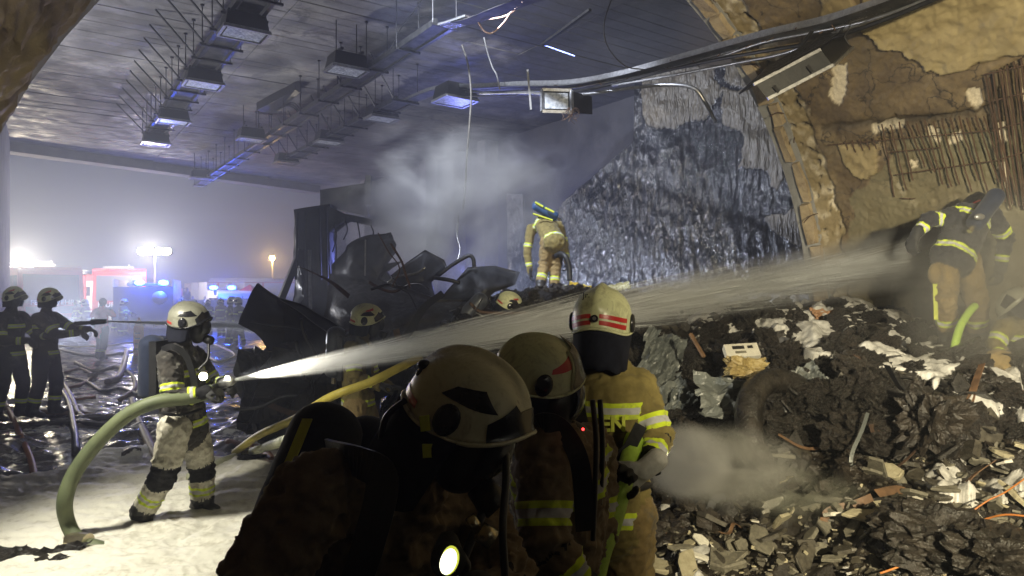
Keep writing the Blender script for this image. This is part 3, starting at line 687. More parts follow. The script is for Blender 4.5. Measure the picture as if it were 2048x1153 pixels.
for k in range(600):
    if cnt >= 80: break
    px_ = rnd.uniform(1290, 2040); py_ = rnd.uniform(620, 930); p = heap_at(px_, py_)
    if p is None or (px_ > 1830 and py_ < 690): continue
    s = rnd.uniform(.10, .30); lb_ = ('big' if s > .2 else 'small')+' charred flat slab wedged in the heap '+('under the water jet' if py_ < 700 else 'around the half buried tyre' if px_ < 1680 else 'below the crusted black bundles')
    put('charred_slab', rnd.choice(SH['char_panel'] if rnd.random() < .8 else SH['shard_dark']), p+Vector((0, 0, s*.15)), (s, s*rnd.uniform(.5, 1), s), (rnd.gauss(.4, .5), rnd.gauss(0, .5), rnd.uniform(0, 6.3)), lb_, 'burnt slab', lb_+' (alike slabs)')['kind'] = 'thing'; cnt += 1
for k in range(60):
    px_ = rnd.uniform(880, 1300); py_ = rnd.uniform(590, 760); p = heap_at(px_, py_)
    if p is None: continue
    s = rnd.uniform(.08, .22); put('charred_lump', rnd.choice(LP['char_wet']), p, (s, s, s*.7), (rnd.gauss(0, .5), rnd.gauss(0, .5), rnd.uniform(0, 6.3)), 'wet burnt lump behind the three near helmets at the left end of the heap', 'burnt lump', 'burnt lumps behind the near helmets')
# foam draped over the lumps
q = V.copy(); lf = fz*1.05+fbm(P3*1.7+13, 4)*.32-.25
P0_ = np.stack([X, Y, X*0], 1); sm = np.concatenate([heap_base(XY[k:k+20000]) for k in range(0, len(XY), 20000)])+.13*fbm(P0_*1.1+5, 3)+.075*(ridge(P0_*2.3+9, 2)-.8)
q[:, 2] = sm-.02+np.clip(lf, -.25, .25)*.42+.018*fbm(P3*5, 3)+.02*ridge(P0_*np.array([3, 6, 1]), 2)
fcs = fc[(lf[fc].max(1) > -.02)]
used = np.unique(fcs); mp_ = np.full(len(q), -1); mp_[used] = np.arange(len(used))
t = NT('foam'); co = t.coord(); n2 = t.noise(co, 14, 7, .7); t.set(Base_Color=t.ramp(n2, [(.3, (.20, .195, .18)), (.62, (.56, .55, .52))]), Roughness=.45); t.b.inputs['Subsurface Weight'].default_value = 0; t.bump(n2, .5, .01); MT['foam'] = t.m
fo = mk('foam_layer', q[used], mp_[fcs], MT['foam'], None, True); tag(fo, 'white extinguishing foam draped over the charred lumps of the heap', 'foam', kind='stuff')
# small fragments and chips: one mass
def mass(name, n, region, srange, mats, geo, label, up=.01):
    vs = []; fs = []; mi = []; base = [geo() for _ in range(12)]
    for k in range(n):
        px_ = rnd.uniform(region[0], region[1]); py_ = rnd.uniform(region[2], region[3]); pts.append((px_, py_))
    return
def scatter_mass(name, n, region, smin, smax, mat, flat, seed):
    r2 = np.random.RandomState(seed); rr = random.Random(seed)
    dd = r2.uniform(0, 1, n); xs = []; ys = []
    while len(xs) < n:
        px_ = r2.uniform(region[0], region[1]); d = math.exp(r2.uniform(math.log(region[2]), math.log(region[3]))); x = (px_-1024)/F*d
        if .821*x+.571*d < 8.6 or d > 9: xs.append(x); ys.append(d)
    XY = np.stack([xs, ys], 1); hz = np.maximum(heap_z(XY), 0); protos = [shard_geo(1, .8, .35, rr) if flat else lump_geo(1, .8, .6, rr, .6, 1) for _ in range(8)]
    Vs = []; Fs = []; off = 0
    for i in range(n):
        v, f = protos[i % 8]; v = np.array(v, float); s = r2.uniform(smin, smax)
        M = np.array(Matrix.Rotation(r2.uniform(0, 6.3), 3, 'Z')@Matrix.Rotation(r2.normal(0, .5), 3, 'X')@Matrix.Rotation(r2.normal(0, .5), 3, 'Y'))
        v = v@M.T*s+np.array([xs[i], ys[i], hz[i]+s*.15]); Vs.append(v); Fs += [tuple(off+j for j in q) for q in f]; off += len(v)
    o = mk(name, np.concatenate(Vs), Fs, mat); tag(o, kind='stuff'); return o
scatter_mass('rubble_chips', 1300, (1270, 2080, 3.3, 5.3), .010, .05, MT['shard_dark'], True, 1)
scatter_mass('rubble_chips', 500, (1350, 2080, 3.3, 5.3), .010, .04, MT['shard_grey'], True, 2)
scatter_mass('rubble_chips', 160, (1350, 2080, 3.3, 5.3), .008, .03, MT['shard_pale'], True, 7)
scatter_mass('charred_crumbs', 1500, (1250, 2080, 4.8, 9.5), .02, .075, MT['char_brown'], False, 3)
scatter_mass('charred_crumbs', 900, (880, 1600, 6.5, 12), .03, .10, MT['char_wet'], False, 4)

# crumpled sheets / foils
def crumple(name, P0, ux, uy, amp, mat, label, cat, seed=0, n=26, th=.004, fr=3.0, outline=None):
    us = np.linspace(0, 1, n); A, B = np.meshgrid(us, us, indexing='ij'); A = A.ravel(); B = B.ravel(); P0 = np.array(P0); ux = np.array(ux); uy = np.array(uy); nn = np.cross(ux, uy); nn /= np.linalg.norm(nn)
    jit = .06*fbm(np.stack([A*3, B*3, A*0+seed], 1), 3)
    base = P0+np.outer(A+jit, ux)+np.outer(B+jit, uy); q = np.stack([A*fr, B*fr, A*0+seed], 1)
    h = amp*(ridge(q, 3)-.8); V = base+np.outer(h, nn); n0 = len(V); V2 = V-nn*th
    f = grid_faces(n, n).tolist(); cx = (A-.5); cyy = (B-.5); rr = np.maximum(np.abs(cx), np.abs(cyy))*2; cut = rr+.28*fbm(np.stack([A*4, B*4, A*0+seed+5], 1), 3) > .98
    f = [q_ for q_ in f if not cut[q_].all()]; fs = f+[[a+n0 for a in q_[::-1]] for q_ in f]
    o = mk(name, np.concatenate([V, V2]), fs, mat, None, False, tuple(P0)); return tag(o, label, cat)
def sheet_px(name, px_, py_, d, w_, h_, tilt, rz, amp, mat, label, cat, seed):
    c = PX(px_, py_, d); M = Matrix.Rotation(rz, 3, 'Y')@Matrix.Rotation(tilt, 3, 'X'); ux = M@Vector((w_, 0, 0)); uy = M@Vector((0, 0, h_))
    return crumple(name, c-ux/2-uy/2, ux, uy, amp, mat, label, cat, seed)
sheet_px('foil_sheet', 1322, 720, 7.0, .42, .62, -.5, .35, .09, MT['grey_sheet'], 'torn grey foil hanging beside the arm of the fire fighter holding the lime hose', 'foil sheet', 3)
sheet_px('foil_sheet', 1340, 800, 6.7, .45, .32, -.7, -.5, .08, MT['grey_sheet'], 'crumpled grey foil low against the black hollow of the heap', 'foil sheet', 5)
sheet_px('plastic_sheet', 1500, 800, 6.1, .95, .55, -1.0, .1, .07, MT['grey_sheet'], 'dull smooth dark sheet sagging over the hollow below the white box', 'plastic sheet', 6)
sheet_px('plastic_sheet', 1605, 770, 6.0, .42, .35, -.9, -.4, .06, MT['grey_sheet'], 'grey crumpled foil hanging right of the white box', 'plastic sheet', 9)
sheet_px('cardboard_piece', 1440, 625, 8.6, .42, .35, -.8, .5, .05, MT['card_brown'], 'curved rust brown panel lying under the water jet on top of the heap', 'panel', 12)
sheet_px('cardboard_piece', 1660, 632, 7.7, .40, .20, -.9, .1, .03, MT['card_brown'], 'flat brown panel lying in foam at the foot of the arch edge', 'panel', 14)
sheet_px('cardboard_piece', 1075, 620, 10.6, .85, .5, -.7, -.35, .10, MT['card_brown'], 'big crumpled orange brown sheet below the fire fighter bending on the heap', 'cardboard', 17)
sheet_px('cardboard_piece', 1128, 640, 10.0, .5, .4, -.6, .3, .08, MT['card_brown'], 'smaller crumpled tan sheet right of the big orange brown one', 'cardboard', 18)
simple('yellow_foil', (.55, .42, .04), (.75, .62, .12), .4, 0, 6, .5, .005, 30)
simple('pale_foil', (.42, .42, .28), (.65, .65, .48), .35, 0, 6, .5, .005, 30)
sheet_px('foil_scrap', 1160, 573, 11.0, .36, .10, -.7, .25, .04, MT['yellow_foil'], 'small bright yellow foil scrap at the feet of the bending fire fighter', 'foil scrap', 21)
sheet_px('foil_scrap', 1232, 577, 10.6, .45, .14, -.7, -.2, .05, MT['pale_foil'], 'pale translucent yellow foil scrap behind the crest of the helmet', 'foil scrap', 22)
sheet_px('foil_scrap', 1125, 577, 11.1, .30, .10, -.6, -.1, .05, MT['pale_foil'], 'whitish foil scrap left of the bright yellow scrap', 'foil scrap', 23)
# white cartridge-like box with openings and the crushed tan box below it
c = PX(1483, 705, 6.35); M = Matrix.Rotation(-.06, 3, 'Y')@Matrix.Rotation(-.75, 3, 'X')
bx = thing('white_box', c, 'dirty white plastic box with three dark openings lying on the crushed tan carton', 'plastic box')
m = MB(); m.box(c, (.31, .07, .15), M); m.build('shell', MT['shard_white'], bx)
m = MB(); m.box(c+M@Vector((-.03, -.036, .03)), (.11, .006, .035), M); m.box(c+M@Vector((.08, -.036, .03)), (.05, .006, .03), M); m.build('opening', MT['char'], bx)
m = MB(); m.box(c+M@Vector((-.02, -.036, -.025)), (.10, .006, .025), M); m.build('label_plate', MT['shard_grey'], bx)
put('crushed_carton', me_new('crushed_carton', *lump_geo(.17, .10, .085, random.Random(2), .9, 8), simple('carton_wet', (.16, .11, .04), (.42, .33, .14), .3, 0, 8, .9, .015, 40)), PX(1490, 736, 6.15), 1, (-.2, .08, 0), 'crushed wet tan carton under the dirty white plastic box', 'carton')
m = MB(); a = PX(1381, 668, 6.4); b = PX(1408, 714, 6.2); m.bar(a, b, .03, .022); m.build('splintered_batten', MT['scorched_wood'], None, False, a); tag(bpy.context.scene.objects[-1] if False else sc.objects['splintered_batten'], 'thin scorched wooden batten with splintered end leaning in the hollow', 'batten')
put('charred_bundle', me_new('charred_bundle', *lump_geo(.2, .16, .20, random.Random(4), .95, 13), MT['char_brown']), PX(1868, 845, 5.0), 1, (.2, .15, .3), 'blocky wet brown bundle leaning at the right of the dark hollow', 'burnt bundle')
put('melted_lump', me_new('melted_lump', *lump_geo(.36, .26, .15, random.Random(9), .2, 22), MT['char_wet']), PX(1890, 1090, 3.85), 1, (.3, .1, -.3), 'large shiny black melted lump among the pale concrete shards', 'melted lump')
put('melted_lump', me_new('melted_lump', *lump_geo(.3, .2, .12, random.Random(19), .2, 18), MT['char_wet']), PX(2010, 1110, 3.6), 1, (.2, .1, .3), 'smaller shiny black melted lump beside the yellow lit plate at the right edge', 'melted lump')
put('charred_bundle', me_new('charred_bundle', *lump_geo(.22, .14, .10, random.Random(14), .4, 14), MT['char_wet']), PX(1968, 775, 5.5), 1, (.1, .1, -.1), 'oblong black bundle lying in foam below the fire fighters at right', 'burnt bundle')
put('charred_bundle', me_new('charred_bundle', *lump_geo(.32, .16, .12, random.Random(24), .4, 16), MT['char_wet']), PX(1765, 672, 7.0), 1, (.1, .12, .1), 'long crusted black bundle capped with foam by the arched niche', 'burnt bundle')
# tyre half buried in the hollow
cT = PX(1590, 880, 5.7); m = MB(); ring = []
for i in range(33):
    a = 2*math.pi*i/32; ring.append(cT+Matrix.Rotation(-.5, 3, 'X')@Matrix.Rotation(.5, 3, 'Z')@Vector((.52*math.cos(a), 0, .52*math.sin(a))))
m.tube(ring, .11, 12, False); whl = thing('discarded_wheel', cT, 'big burnt truck tyre half buried in the dark hollow', 'tyre'); m.build('tyre', MT['char_wet'], whl, True)
# wires
def wire(name, pts, r, mat, label, cat='wire', nseg=8):
    m = MB(); m.tube(spline(pts, nseg), r, 8); o = m.build(name, mat, None, True, pts[0]); return tag(o, label, cat)
simple('orange_wire', (.32, .10, .02), (.5, .2, .05), .5, 0, 9, .2)
wire('bent_wire', [PX(1760,1147,3.7), PX(1850,1120,3.72), PX(1940,1133,3.6), PX(2060,1140,3.5)], .006, MT['orange_wire'], 'orange wire curving along the bottom right edge over the shards')
wire('bent_wire', [PX(1900,1062,4.0), PX(1960,1042,4.0), PX(2010,1030,3.9), PX(2070,1035,3.8)], .006, MT['orange_wire'], 'rusty red wire arching above the yellow lit plate')
wire('bent_wire', [PX(1935,1030,4.1), PX(1975,1002,4.1), PX(2010,985,4.1), PX(2060,950,4.2)], .005, MT['orange_wire'], 'straight rusty wire rising to the right edge beside the wet shards')
wire('bent_wire', [PX(1530,715,6.3), PX(1545,760,6.0), PX(1560,800,5.9), PX(1572,825,5.8)], .010, MT['galvanised'], 'bare grey wire hanging down over the dark sheet under the white box')
# ================================================================ cable trays and luminaires under the ceiling
def plate_mat():
    t = NT('perforated_tray'); co = t.coord(); v = t.nd('ShaderNodeTexVoronoi'); v.inputs['Scale'].default_value = 28; t.ln(co, v.inputs['Vector'])
    n = t.noise(co, 6, 5); hole = t.math('LESS_THAN', v.outputs['Distance'], .28)
    t.set(Base_Color=t.ramp(n, [(.35, (.015, .015, .015)), (.65, (.10, .095, .085))]), Metallic=.5, Roughness=.45)
    tr = t.nd('ShaderNodeBsdfTransparent'); mx = t.nd('ShaderNodeMixShader'); t.ln(hole, mx.inputs[0]); t.ln(t.b.outputs[0], mx.inputs[1]); t.ln(tr.outputs[0], mx.inputs[2]); t.ln(mx.outputs[0], t.o.inputs[0])
    MT['perforated_tray'] = t.m
plate_mat()
simple('lamp_glass', (.10, .11, .12), (.55, .57, .60), .10, 0, 14, .4, .003, 50, .4)
simple('lamp_housing', (.008, .008, .009), (.018, .017, .016), .42, .0, 12, .4, spec=.25)
simple('rail_steel', (.02, .02, .022), (.10, .10, .10), .28, .7, 9, .3)
def tray_run(name, s, c0, c1, z, width, label, hangers=True, step=.9, diag=True, side=1):
    root = thing(name, TC(s, (c0+c1)/2, z), label, 'cable tray')
    for k in (-1, 1):
        m = MB(); m.bar(TC(s+k*width/2, c0, z), TC(s+k*width/2, c1, z), .06, .10); m.build('side_rail', MT['rail_steel'], root)
    m = MB(); m.box(TC(s, (c0+c1)/2, z-.022), (width*.72, c1-c0, .006), Matrix((SX, AX, Vector((0, 0, 1)))).transposed()); m.build('perforated_plate', MT['perforated_tray'], root)
    c = c0
    while c < c1:
        m = MB(); m.bar(TC(s-width*.78, c, z-.05), TC(s+width*.78, c, z-.05), .04, .04); m.build('cross_bracket', MT['dark_steel'], root)
        if hangers:
            for k in (-1, 1):
                m = MB(); m.bar(TC(s+k*width*.70, c, z-.05), TC(s+k*width*.70, c, CZ-.01), .014, .014); m.build('hanger_rod', MT['dark_steel'], root)
                m = MB(); m.box(TC(s+k*width*.70, c, CZ-.035), (.05, .05, .03)); m.build('anchor_plate', MT['dark_steel'], root)
            if diag:
                m = MB(); m.bar(TC(s-side*width*.62, c+.06, z), TC(s-side*width*2.1, c-.12, CZ-.03), .035, .02); m.build('diagonal_strut', MT['dark_steel'], root)
        c += step
    return root
def luminaire(s, c, z, label, L=.52, Wd=.66, H=.30, rot=0, group='burnt out luminaires under the ceiling', loc=None, M=None, bracket=True):
    base = TC(s, c, z) if loc is None else Vector(loc); M = M or Matrix((SX, AX, Vector((0, 0, 1)))).transposed(); root = thing('luminaire', base, label, 'luminaire', group)
    g = lambda x, y, zz: base+M@Vector((x, y, zz))
    m = MB()  # tapered housing: deep box, slightly narrower above
    t_ = .86; vs = [g(x*Wd/2*k, y*L/2*k, zz) for (zz, k) in ((H, t_), (.04, 1)) for (x, y) in ((-1, -1), (1, -1), (1, 1), (-1, 1))]
    m.add(vs, [(3, 2, 1, 0), (4, 5, 6, 7)]+[(i, (i+1) % 4, 4+(i+1) % 4, 4+i) for i in range(4)]); m.build('housing', MT['lamp_housing'], root)
    m = MB()
    for (a, b) in (((-1, -1), (1, -1)), ((1, -1), (1, 1)), ((1, 1), (-1, 1)), ((-1, 1), (-1, -1))):
        m.bar(g(a[0]*Wd/2*1.02, a[1]*L/2*1.02, .02), g(b[0]*Wd/2*1.02, b[1]*L/2*1.02, .02), .045, .05, M@Vector((0, 0, 1)))
    m.build('frame', MT['galvanised'], root)
    m = MB(); m.box(g(0, 0, .012), (Wd-.09, L-.09, .01), M); m.build('glass', MT['lamp_glass'], root)
    if bracket:
        for k in (-1, 1):
            m = MB(); m.bar(g(k*Wd*.3, -L*.6, H+.02), g(k*Wd*.3, L*.6, H+.02), .05, .04); m.build('bracket', MT['dark_steel'], root)
            m = MB(); m.bar(g(k*Wd*.3, 0, H+.03), g(k*Wd*.3, 0, CZ-z-.02), .015, .015); m.build('hanger_rod', MT['dark_steel'], root)
    return root
tray_run('cable_tray', 2.7, 8.0, 21.6, 6.33, .46, 'cable tray with a row of slanting struts carrying the left line of luminaires', True, .82, True, 1)
for i, c in enumerate((11.35, 14.6, 18.2, 21.2)):
    luminaire(2.7, c, 6.02, ['large dead luminaire with cracked glass, first on the left tray from the viewer', 'second dead luminaire along the left tray, with bluish glass', 'third luminaire on the left tray reflecting blue beacon light', 'last luminaire at the far end of the left tray, glass glowing pale blue'][i], bracket=False)
tray_run('cable_tray', 5.25, 9.4, 29.5, 6.15, .30, 'long narrow perforated tray through the middle of the ceiling, broken off toward the viewer', True, 1.3, False)
for i, (s, c) in enumerate(((4.75, 12.25), (4.78, 19.3), (4.9, 27.0))):
    luminaire(s, c, 6.05, ['dead luminaire hanging on rods beside the middle tray near the soot field', 'dead luminaire on rods left of the middle tray halfway to the opening', 'far pale luminaire at the end of the middle tray near the lintel'][i])
tray_run('cable_tray', 6.62, 13.6, 22.3, 6.15, .42, 'straight rear run of the right cable tray with slanting struts up to the ceiling', True, .95, True, 1)
for i, (s, c) in enumerate(((6.68, 15.0), (6.55, 18.2), (6.5, 21.9))):
    luminaire(s, c, 6.0, ['luminaire with bright cracked glass on the right tray where it starts to bend', 'second luminaire along the right tray toward the opening', 'farthest luminaire on the right tray, its glass pale'][i], bracket=False)
# bent remains of the right tray running forward to the vault
def ribbon(name, pts, width, mat, parent, th=.006, up=(0, 0, 1), twist=None, n=8):
    P = spline(pts, n); m = len(P); vs = []; up = Vector(up)
    for i, p in enumerate(P):
        t = (P[min(i+1, m-1)]-P[max(i-1, 0)]).normalized(); x = t.cross(up).normalized(); 
        if twist: x = (Matrix.Rotation(twist*i/m, 3, t)@x)
        y = x.cross(t)
        for (a, b) in ((-1, 0), (1, 0), (1, 1), (-1, 1)): vs.append(p+x*a*width/2+y*b*th)
    fs = [(0, 1, 2, 3), tuple((m-1)*4+k for k in (3, 2, 1, 0))]
    for i in range(m-1):
        for k in range(4): fs.append((i*4+k, (i+1)*4+k, (i+1)*4+(k+1) % 4, i*4+(k+1) % 4))
    return mk(name, vs, fs, mat, parent)
bend = [TC(6.7, 14.4, 6.12), PX(872, 184, 14.2), PX(960, 180, 13.0), PX(1045, 176, 12.2), PX(1140, 174, 11.2), PX(1230, 160, 10.2), PX(1330, 135, 9.2), PX(1430, 108, 8.3), PX(1530, 82, 7.5), PX(1640, 58, 6.9), PX(1750, 24, 6.3), PX(1880, -22, 5.8), PX(2000, -70, 5.4)]
BT = thing('torn_cable_tray', bend[4], 'torn perforated cable tray sagging across the picture from the luminaires to the vault', 'cable tray')
ribbon('perforated_plate', bend, .26, MT['perforated_tray'], BT, .006)
for k in (-1, 1):
    ribbon('side_rail', [p+Vector((.02*k, k*.12, .01)) for p in bend], .02, MT['galvanised'], BT, .07)
m = MB()
for i in range(46):
    q = spline(bend, 8)[min(i*2+2, 94)]; m.box(q+Vector((0, 0, .012)), (.035, .16, .006), Matrix.Rotation(rnd.uniform(-.2, .2), 3, 'Z'))
m.build('slot_edges', MT['galvanised'], BT)
cb = [p+Vector((0, -.05, -.10-.04*math.sin(i))) for i, p in enumerate(bend[1:])]
m = MB(); m.tube(spline(cb, 6), .022, 8); m.build('burnt_cable', MT['dark_steel'], BT, True)
m = MB(); m.tube(spline([p+Vector((0, .06, -.02+.03*math.cos(i*1.7))) for i, p in enumerate(bend[1:])], 6), .015, 8); m.build('burnt_cable', MT['galvanised'], BT, True)
for i in range(26):   # scorched scraps on the tray
    q = spline(bend, 8)[24+i*2]; m = MB()
    m.tube(spline([q+Vector((rnd.uniform(-.04, .04), 0, .02)), q+Vector((rnd.uniform(-.1, .1), 0, rnd.uniform(-.02, .10))), q+Vector((rnd.uniform(-.14, .14), 0, rnd.uniform(-.08, .05)))], 3), .006, 5); m.build('wire_scrap', MT['rust'], BT)
wire('hanging_conduit', [PX(960,188,12.6), PX(1040,186,12), PX(1150,190,11), PX(1250,178,10.4), PX(1330,170,10), PX(1385,176,9.8), PX(1410,205,9.8), PX(1432,246,9.9)], .028, MT['galvanised'], 'grey conduit bending down over the wet wall at its free end', 'conduit')
wire('lower_conduit', [PX(1225,172,10.2), PX(1350,150,9.1), PX(1480,125,8.1), PX(1575,105,7.3), PX(1680,62,6.7), PX(1800,20,6.2), PX(1930,-30,5.7)], .018, MT['galvanised'], 'thin conduit running just below the torn tray to the vault', 'conduit')
# the middle tray's torn end with loose wires
TE = thing('torn_tray_end', PX(900, 50, 10.6), 'crumpled silvery end of the middle tray with loose wires', 'cable tray')
ribbon('perforated_plate', [TC(5.25, 9.5, 6.15), PX(905, 50, 10.2), PX(945, 42, 9.6), PX(990, 25, 9.0), PX(1060, 0, 8.4), PX(1150, -30, 7.8)], .24, MT['perforated_tray'], TE)
ribbon('crumpled_foil', [PX(890, 55, 10.3), PX(915, 48, 10.0), PX(945, 38, 9.7)], .26, simple('bright_foil', (.4, .42, .45), (.8, .8, .82), .2, .9, 18, .8, .01, 60), TE, .03)
simple('pink_wire', (.5, .3, .22), (.7, .5, .4), .5)
for pts in ([(945, 38, 9.7), (985, 38, 9.6), (1020, 28, 9.5), (1048, 2, 9.4)], [(955, 42, 9.7), (968, 62, 9.6), (985, 66, 9.6), (1008, 45, 9.5), (1022, 25, 9.4), (1040, 12, 9.3)]):
    m = MB(); m.tube(spline([PX(*p) for p in pts], 6), .012, 6); m.build('loose_wire', MT['pink_wire'], TE, True)
wire('dangling_wire', [PX(1224,-5,9), PX(1208,50,9), PX(1216,95,9), PX(1250,132,9), PX(1290,140,9)], .008, MT['dark_steel'], 'thin dark wire looping down from the ceiling above the torn tray')
wire('dangling_wire', [PX(924,90,12), PX(936,130,12), PX(942,190,12), PX(938,260,12), PX(934,310,12.2), PX(930,380,12.3), PX(926,420,12.4)], .016, simple('strand', (.06, .055, .045), (.15, .14, .12), .8), 'long frayed strand hanging straight down through the smoke')
wire('dangling_wire', [PX(968,75,12), PX(975,105,12), PX(985,135,12), PX(993,150,12), PX(1000,180,12)], .012, MT['pale_concrete'], 'short frayed strand hanging right of the long one')
wire('dangling_wire', [PX(918,430,12.4), PX(914,470,12.2), PX(920,500,12.1), PX(912,530,12)], .014, MT['galvanised'], 'thin wire hanging over the dark bent sheets in the smoke')
m = MB(); m.bar(PX(1055, 140, 10.8), PX(1062, 220, 10.8), .03, .03); m.build('white_rod', MT['pale_concrete'], None, False, PX(1055, 140, 10.8)); tag(sc.objects['white_rod'], 'straight white rod hanging upright through the torn tray', 'rod')
m = MB(); m.bar(PX(1084, 90, 11.5), PX(1180, 20, 10.2), .05, .04); m.build('loose_strut', MT['dark_steel'], None, False, PX(1084, 90, 11.5)); tag(sc.objects['loose_strut'], 'dark steel strut hanging slantwise from the sooty ceiling', 'strut')
m = MB(); m.bar(PX(1086, 90, 11.5), PX(1150, 113, 11.3), .022, .02); m.build('loose_rod', simple('blue_rod', (.05, .07, .3), (.1, .15, .5), .3, .2), None, False, PX(1084, 90, 11.5)); tag(sc.objects['loose_rod'], 'thin bluish rod hanging level from the end of the slanting strut', 'rod')
wire('dangling_wire', [PX(782,98,11.8), PX(800,60,11.8), PX(830,20,11.5), PX(850,-10,11.2)], .010, MT['dark_steel'], 'dark wire slung along the sooty ceiling above the middle tray')
# sagging luminaires
def basis(xd, yd):
    x = Vector(xd).normalized(); z = x.cross(Vector(yd)).normalized(); y = z.cross(x); return Matrix((x, y, z)).transposed()
# one at (910,190): hanging in the bent tray
luminaire(0, 0, 0, 'soot black luminaire under the bend of the right tray, beside the long frayed strand', .6, .7, .32, loc=PX(910, 205, 13.6), M=Matrix((SX, AX, Vector((0, 0, 1)))).transposed(), bracket=False)
# one at (1140,200): turned on its side, glass toward the viewer
M = basis((1, .15, -.02), (-.1, .35, 1)); c = PX(1112, 202, 10.6); luminaire(0, 0, 0, 'luminaire turned on its side below the torn tray with wires hanging out', .36, .45, .55, loc=c, M=Matrix((Vector((1, .1, 0)), Vector((0, .3, 1)), Vector((.75, .65, .05)))).transposed(), bracket=False)
for k in range(12):
    a = PX(1140+rnd.uniform(-6, 14), 216, 10.5); m = MB(); pts = [a]
    for q in range(3): pts.append(pts[-1]+Vector((rnd.uniform(-.09, .09), rnd.uniform(-.04, .04), -rnd.uniform(.03, .11))))
    m.tube(spline(pts, 3), .004, 5); o = m.build('frayed_wire', MT['rust'], None, False, a); tag(o, 'thin rusty wire hanging from the side turned luminaire', 'wire', 'frayed wires under the side turned luminaire')
# big hanging box at the arch edge (1590,130)
A_ = PX(1511, 168, 6.6); B_ = PX(1641, 100, 6.5); xd = (B_-A_); Lx = xd.length; xd.normalize()
fr = thing('hanging_luminaire', A_, 'big dark luminaire box hanging tilted from the torn tray at the edge of the vault', 'luminaire')
dn = (PX(1535, 198, 6.6)-A_); bk = (PX(1641, 100, 6.5)-PX(1641, 100, 6.5)); dep = PX(1683, 68, 7.25)-B_
m = MB(); q = [A_, B_, B_+dn, A_+dn]; m.prism(q, dep); m.build('housing', MT['lamp_housing'], fr)
m = MB(); off = -dep.normalized()*.012
for (u, v_) in ((.18, .55), (.72, .42)):
    p = A_+xd*Lx*u+dn*v_+off; m = MB(); m.bar(p, p+dn*.42, .03, .03); m.build('latch', MT['dark_steel'], fr)
m = MB(); m.bar(A_+dn*1.02, B_+dn*1.02, .03, .03); m.bar(B_+dn*1.02, B_+dep+dn*1.02, .03, .03); m.bar(A_-xd*.02, B_, .03, .03); m.build('edge_frame', MT['galvanised'], fr)
m = MB(); pl = [PX(1478, 190, 6.9), PX(1540, 133, 6.9), PX(1645, 72, 6.8), PX(1688, 62, 6.7), PX(1640, 95, 6.45), PX(1511, 166, 6.6)]; m.prism(pl, Vector((0, .02, .02))); m.build('mounting_flap', MT['dark_steel'], fr)
for a, b in (((1600, 95), (1625, 62)), ((1678, 70), (1700, 38))):
    m = MB(); m.bar(PX(*a, 6.7), PX(*b, 6.6), .025, .025); m.build('hanger_strap', MT['dark_steel'], fr)
wire('dangling_wire', [PX(1703,40,6.3), PX(1696,62,6.3), PX(1690,75,6.3), PX(1700,92,6.3)], .006, MT['dark_steel'], 'short wire dangling right of the big tilted luminaire')
# fallen bracket on ceiling (dark box 520-600,215)
m = MB(); m.prism([PX(513, 222, 18.2), PX(590, 180, 16.4), PX(600, 186, 16.3), PX(552, 228, 18.0)], (0, 0, .25)); o = m.build('ceiling_hatch', MT['dark_steel'], None, False, PX(513, 222, 18.2)); tag(o, 'dark open cable box hanging flat under the ceiling left of the middle tray', 'cable box')
for k in range(3): wire('loose_cable', [PX(552+k*6, 222-k*4, 17.5), PX(575+k*5, 212-k*3, 17.2), PX(592+k*4, 220, 17), PX(600+k*5, 240, 17)], .016, MT['dark_steel'], ['upper', 'middle', 'lower'][k]+' loose black cable curling out of the dark ceiling box', 'cable')

# bent metal strips, boards and cable ends sticking out of the heap
for i in range(34):
    px_ = rnd.uniform(1300, 2030); py_ = rnd.uniform(640, 1090); p = heap_at(px_, py_)
    if p is None: continue
    L_ = rnd.uniform(.15, .5); d_ = Vector((rnd.uniform(-1, 1), rnd.uniform(-.5, .3), rnd.uniform(-.15, .7))).normalized()*L_; w_ = rnd.uniform(.015, .06); mt_ = rnd.choice(['grey_sheet', 'burnt_sheet', 'burnt_sheet', 'rust', 'scorched_wood', 'rust'])
    o = ribbon('bent_strip', [p-d_*.4, p+Vector((rnd.uniform(-.05, .05), 0, rnd.uniform(0, .08))), p+d_*.5+Vector((0, 0, rnd.uniform(-.05, .06))), p+d_], w_, MT[mt_], None, .005, (0, rnd.uniform(-1, 0), .6), rnd.uniform(-1.5, 1.5), 5)
    lb_ = {'grey_sheet': 'grey', 'burnt_sheet': 'black', 'rust': 'rusty', 'scorched_wood': 'scorched wooden', 'galvanised': 'bare metal'}[mt_]+' bent strip sticking out '+('above the pale concrete pieces' if py_ < 850 else 'among the pale concrete pieces')+(' near the right edge' if px_ > 1700 else ' by the tyre'); tag(o, lb_, 'bent strip', lb_+' (alike strips)')
# ================================================================ people
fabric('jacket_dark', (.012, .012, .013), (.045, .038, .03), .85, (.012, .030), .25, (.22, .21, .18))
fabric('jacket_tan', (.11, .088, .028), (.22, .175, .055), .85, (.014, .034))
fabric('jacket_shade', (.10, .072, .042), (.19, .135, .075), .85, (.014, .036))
fabric('jacket_black', (.012, .013, .018), (.03, .03, .036), .85, (.014, .034))
fabric('trousers_tan', (.14, .10, .04), (.28, .20, .08), .85, (.014, .036), .12, (.1, .09, .07))
fabric('trousers_foam', (.16, .14, .10), (.34, .31, .24), .8, (.014, .036), .75, (.58, .56, .47))
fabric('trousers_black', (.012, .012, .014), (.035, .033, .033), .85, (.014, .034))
fabric('pad_black', (.01, .01, .012), (.03, .03, .033), .8)
fabric('hood_navy', (.008, .009, .016), (.02, .022, .035), .9)
fabric('tank_cover', (.010, .014, .03), (.022, .03, .06), .8)
fabric('jacket_red', (.5, .02, .02), (.7, .05, .05), .7)
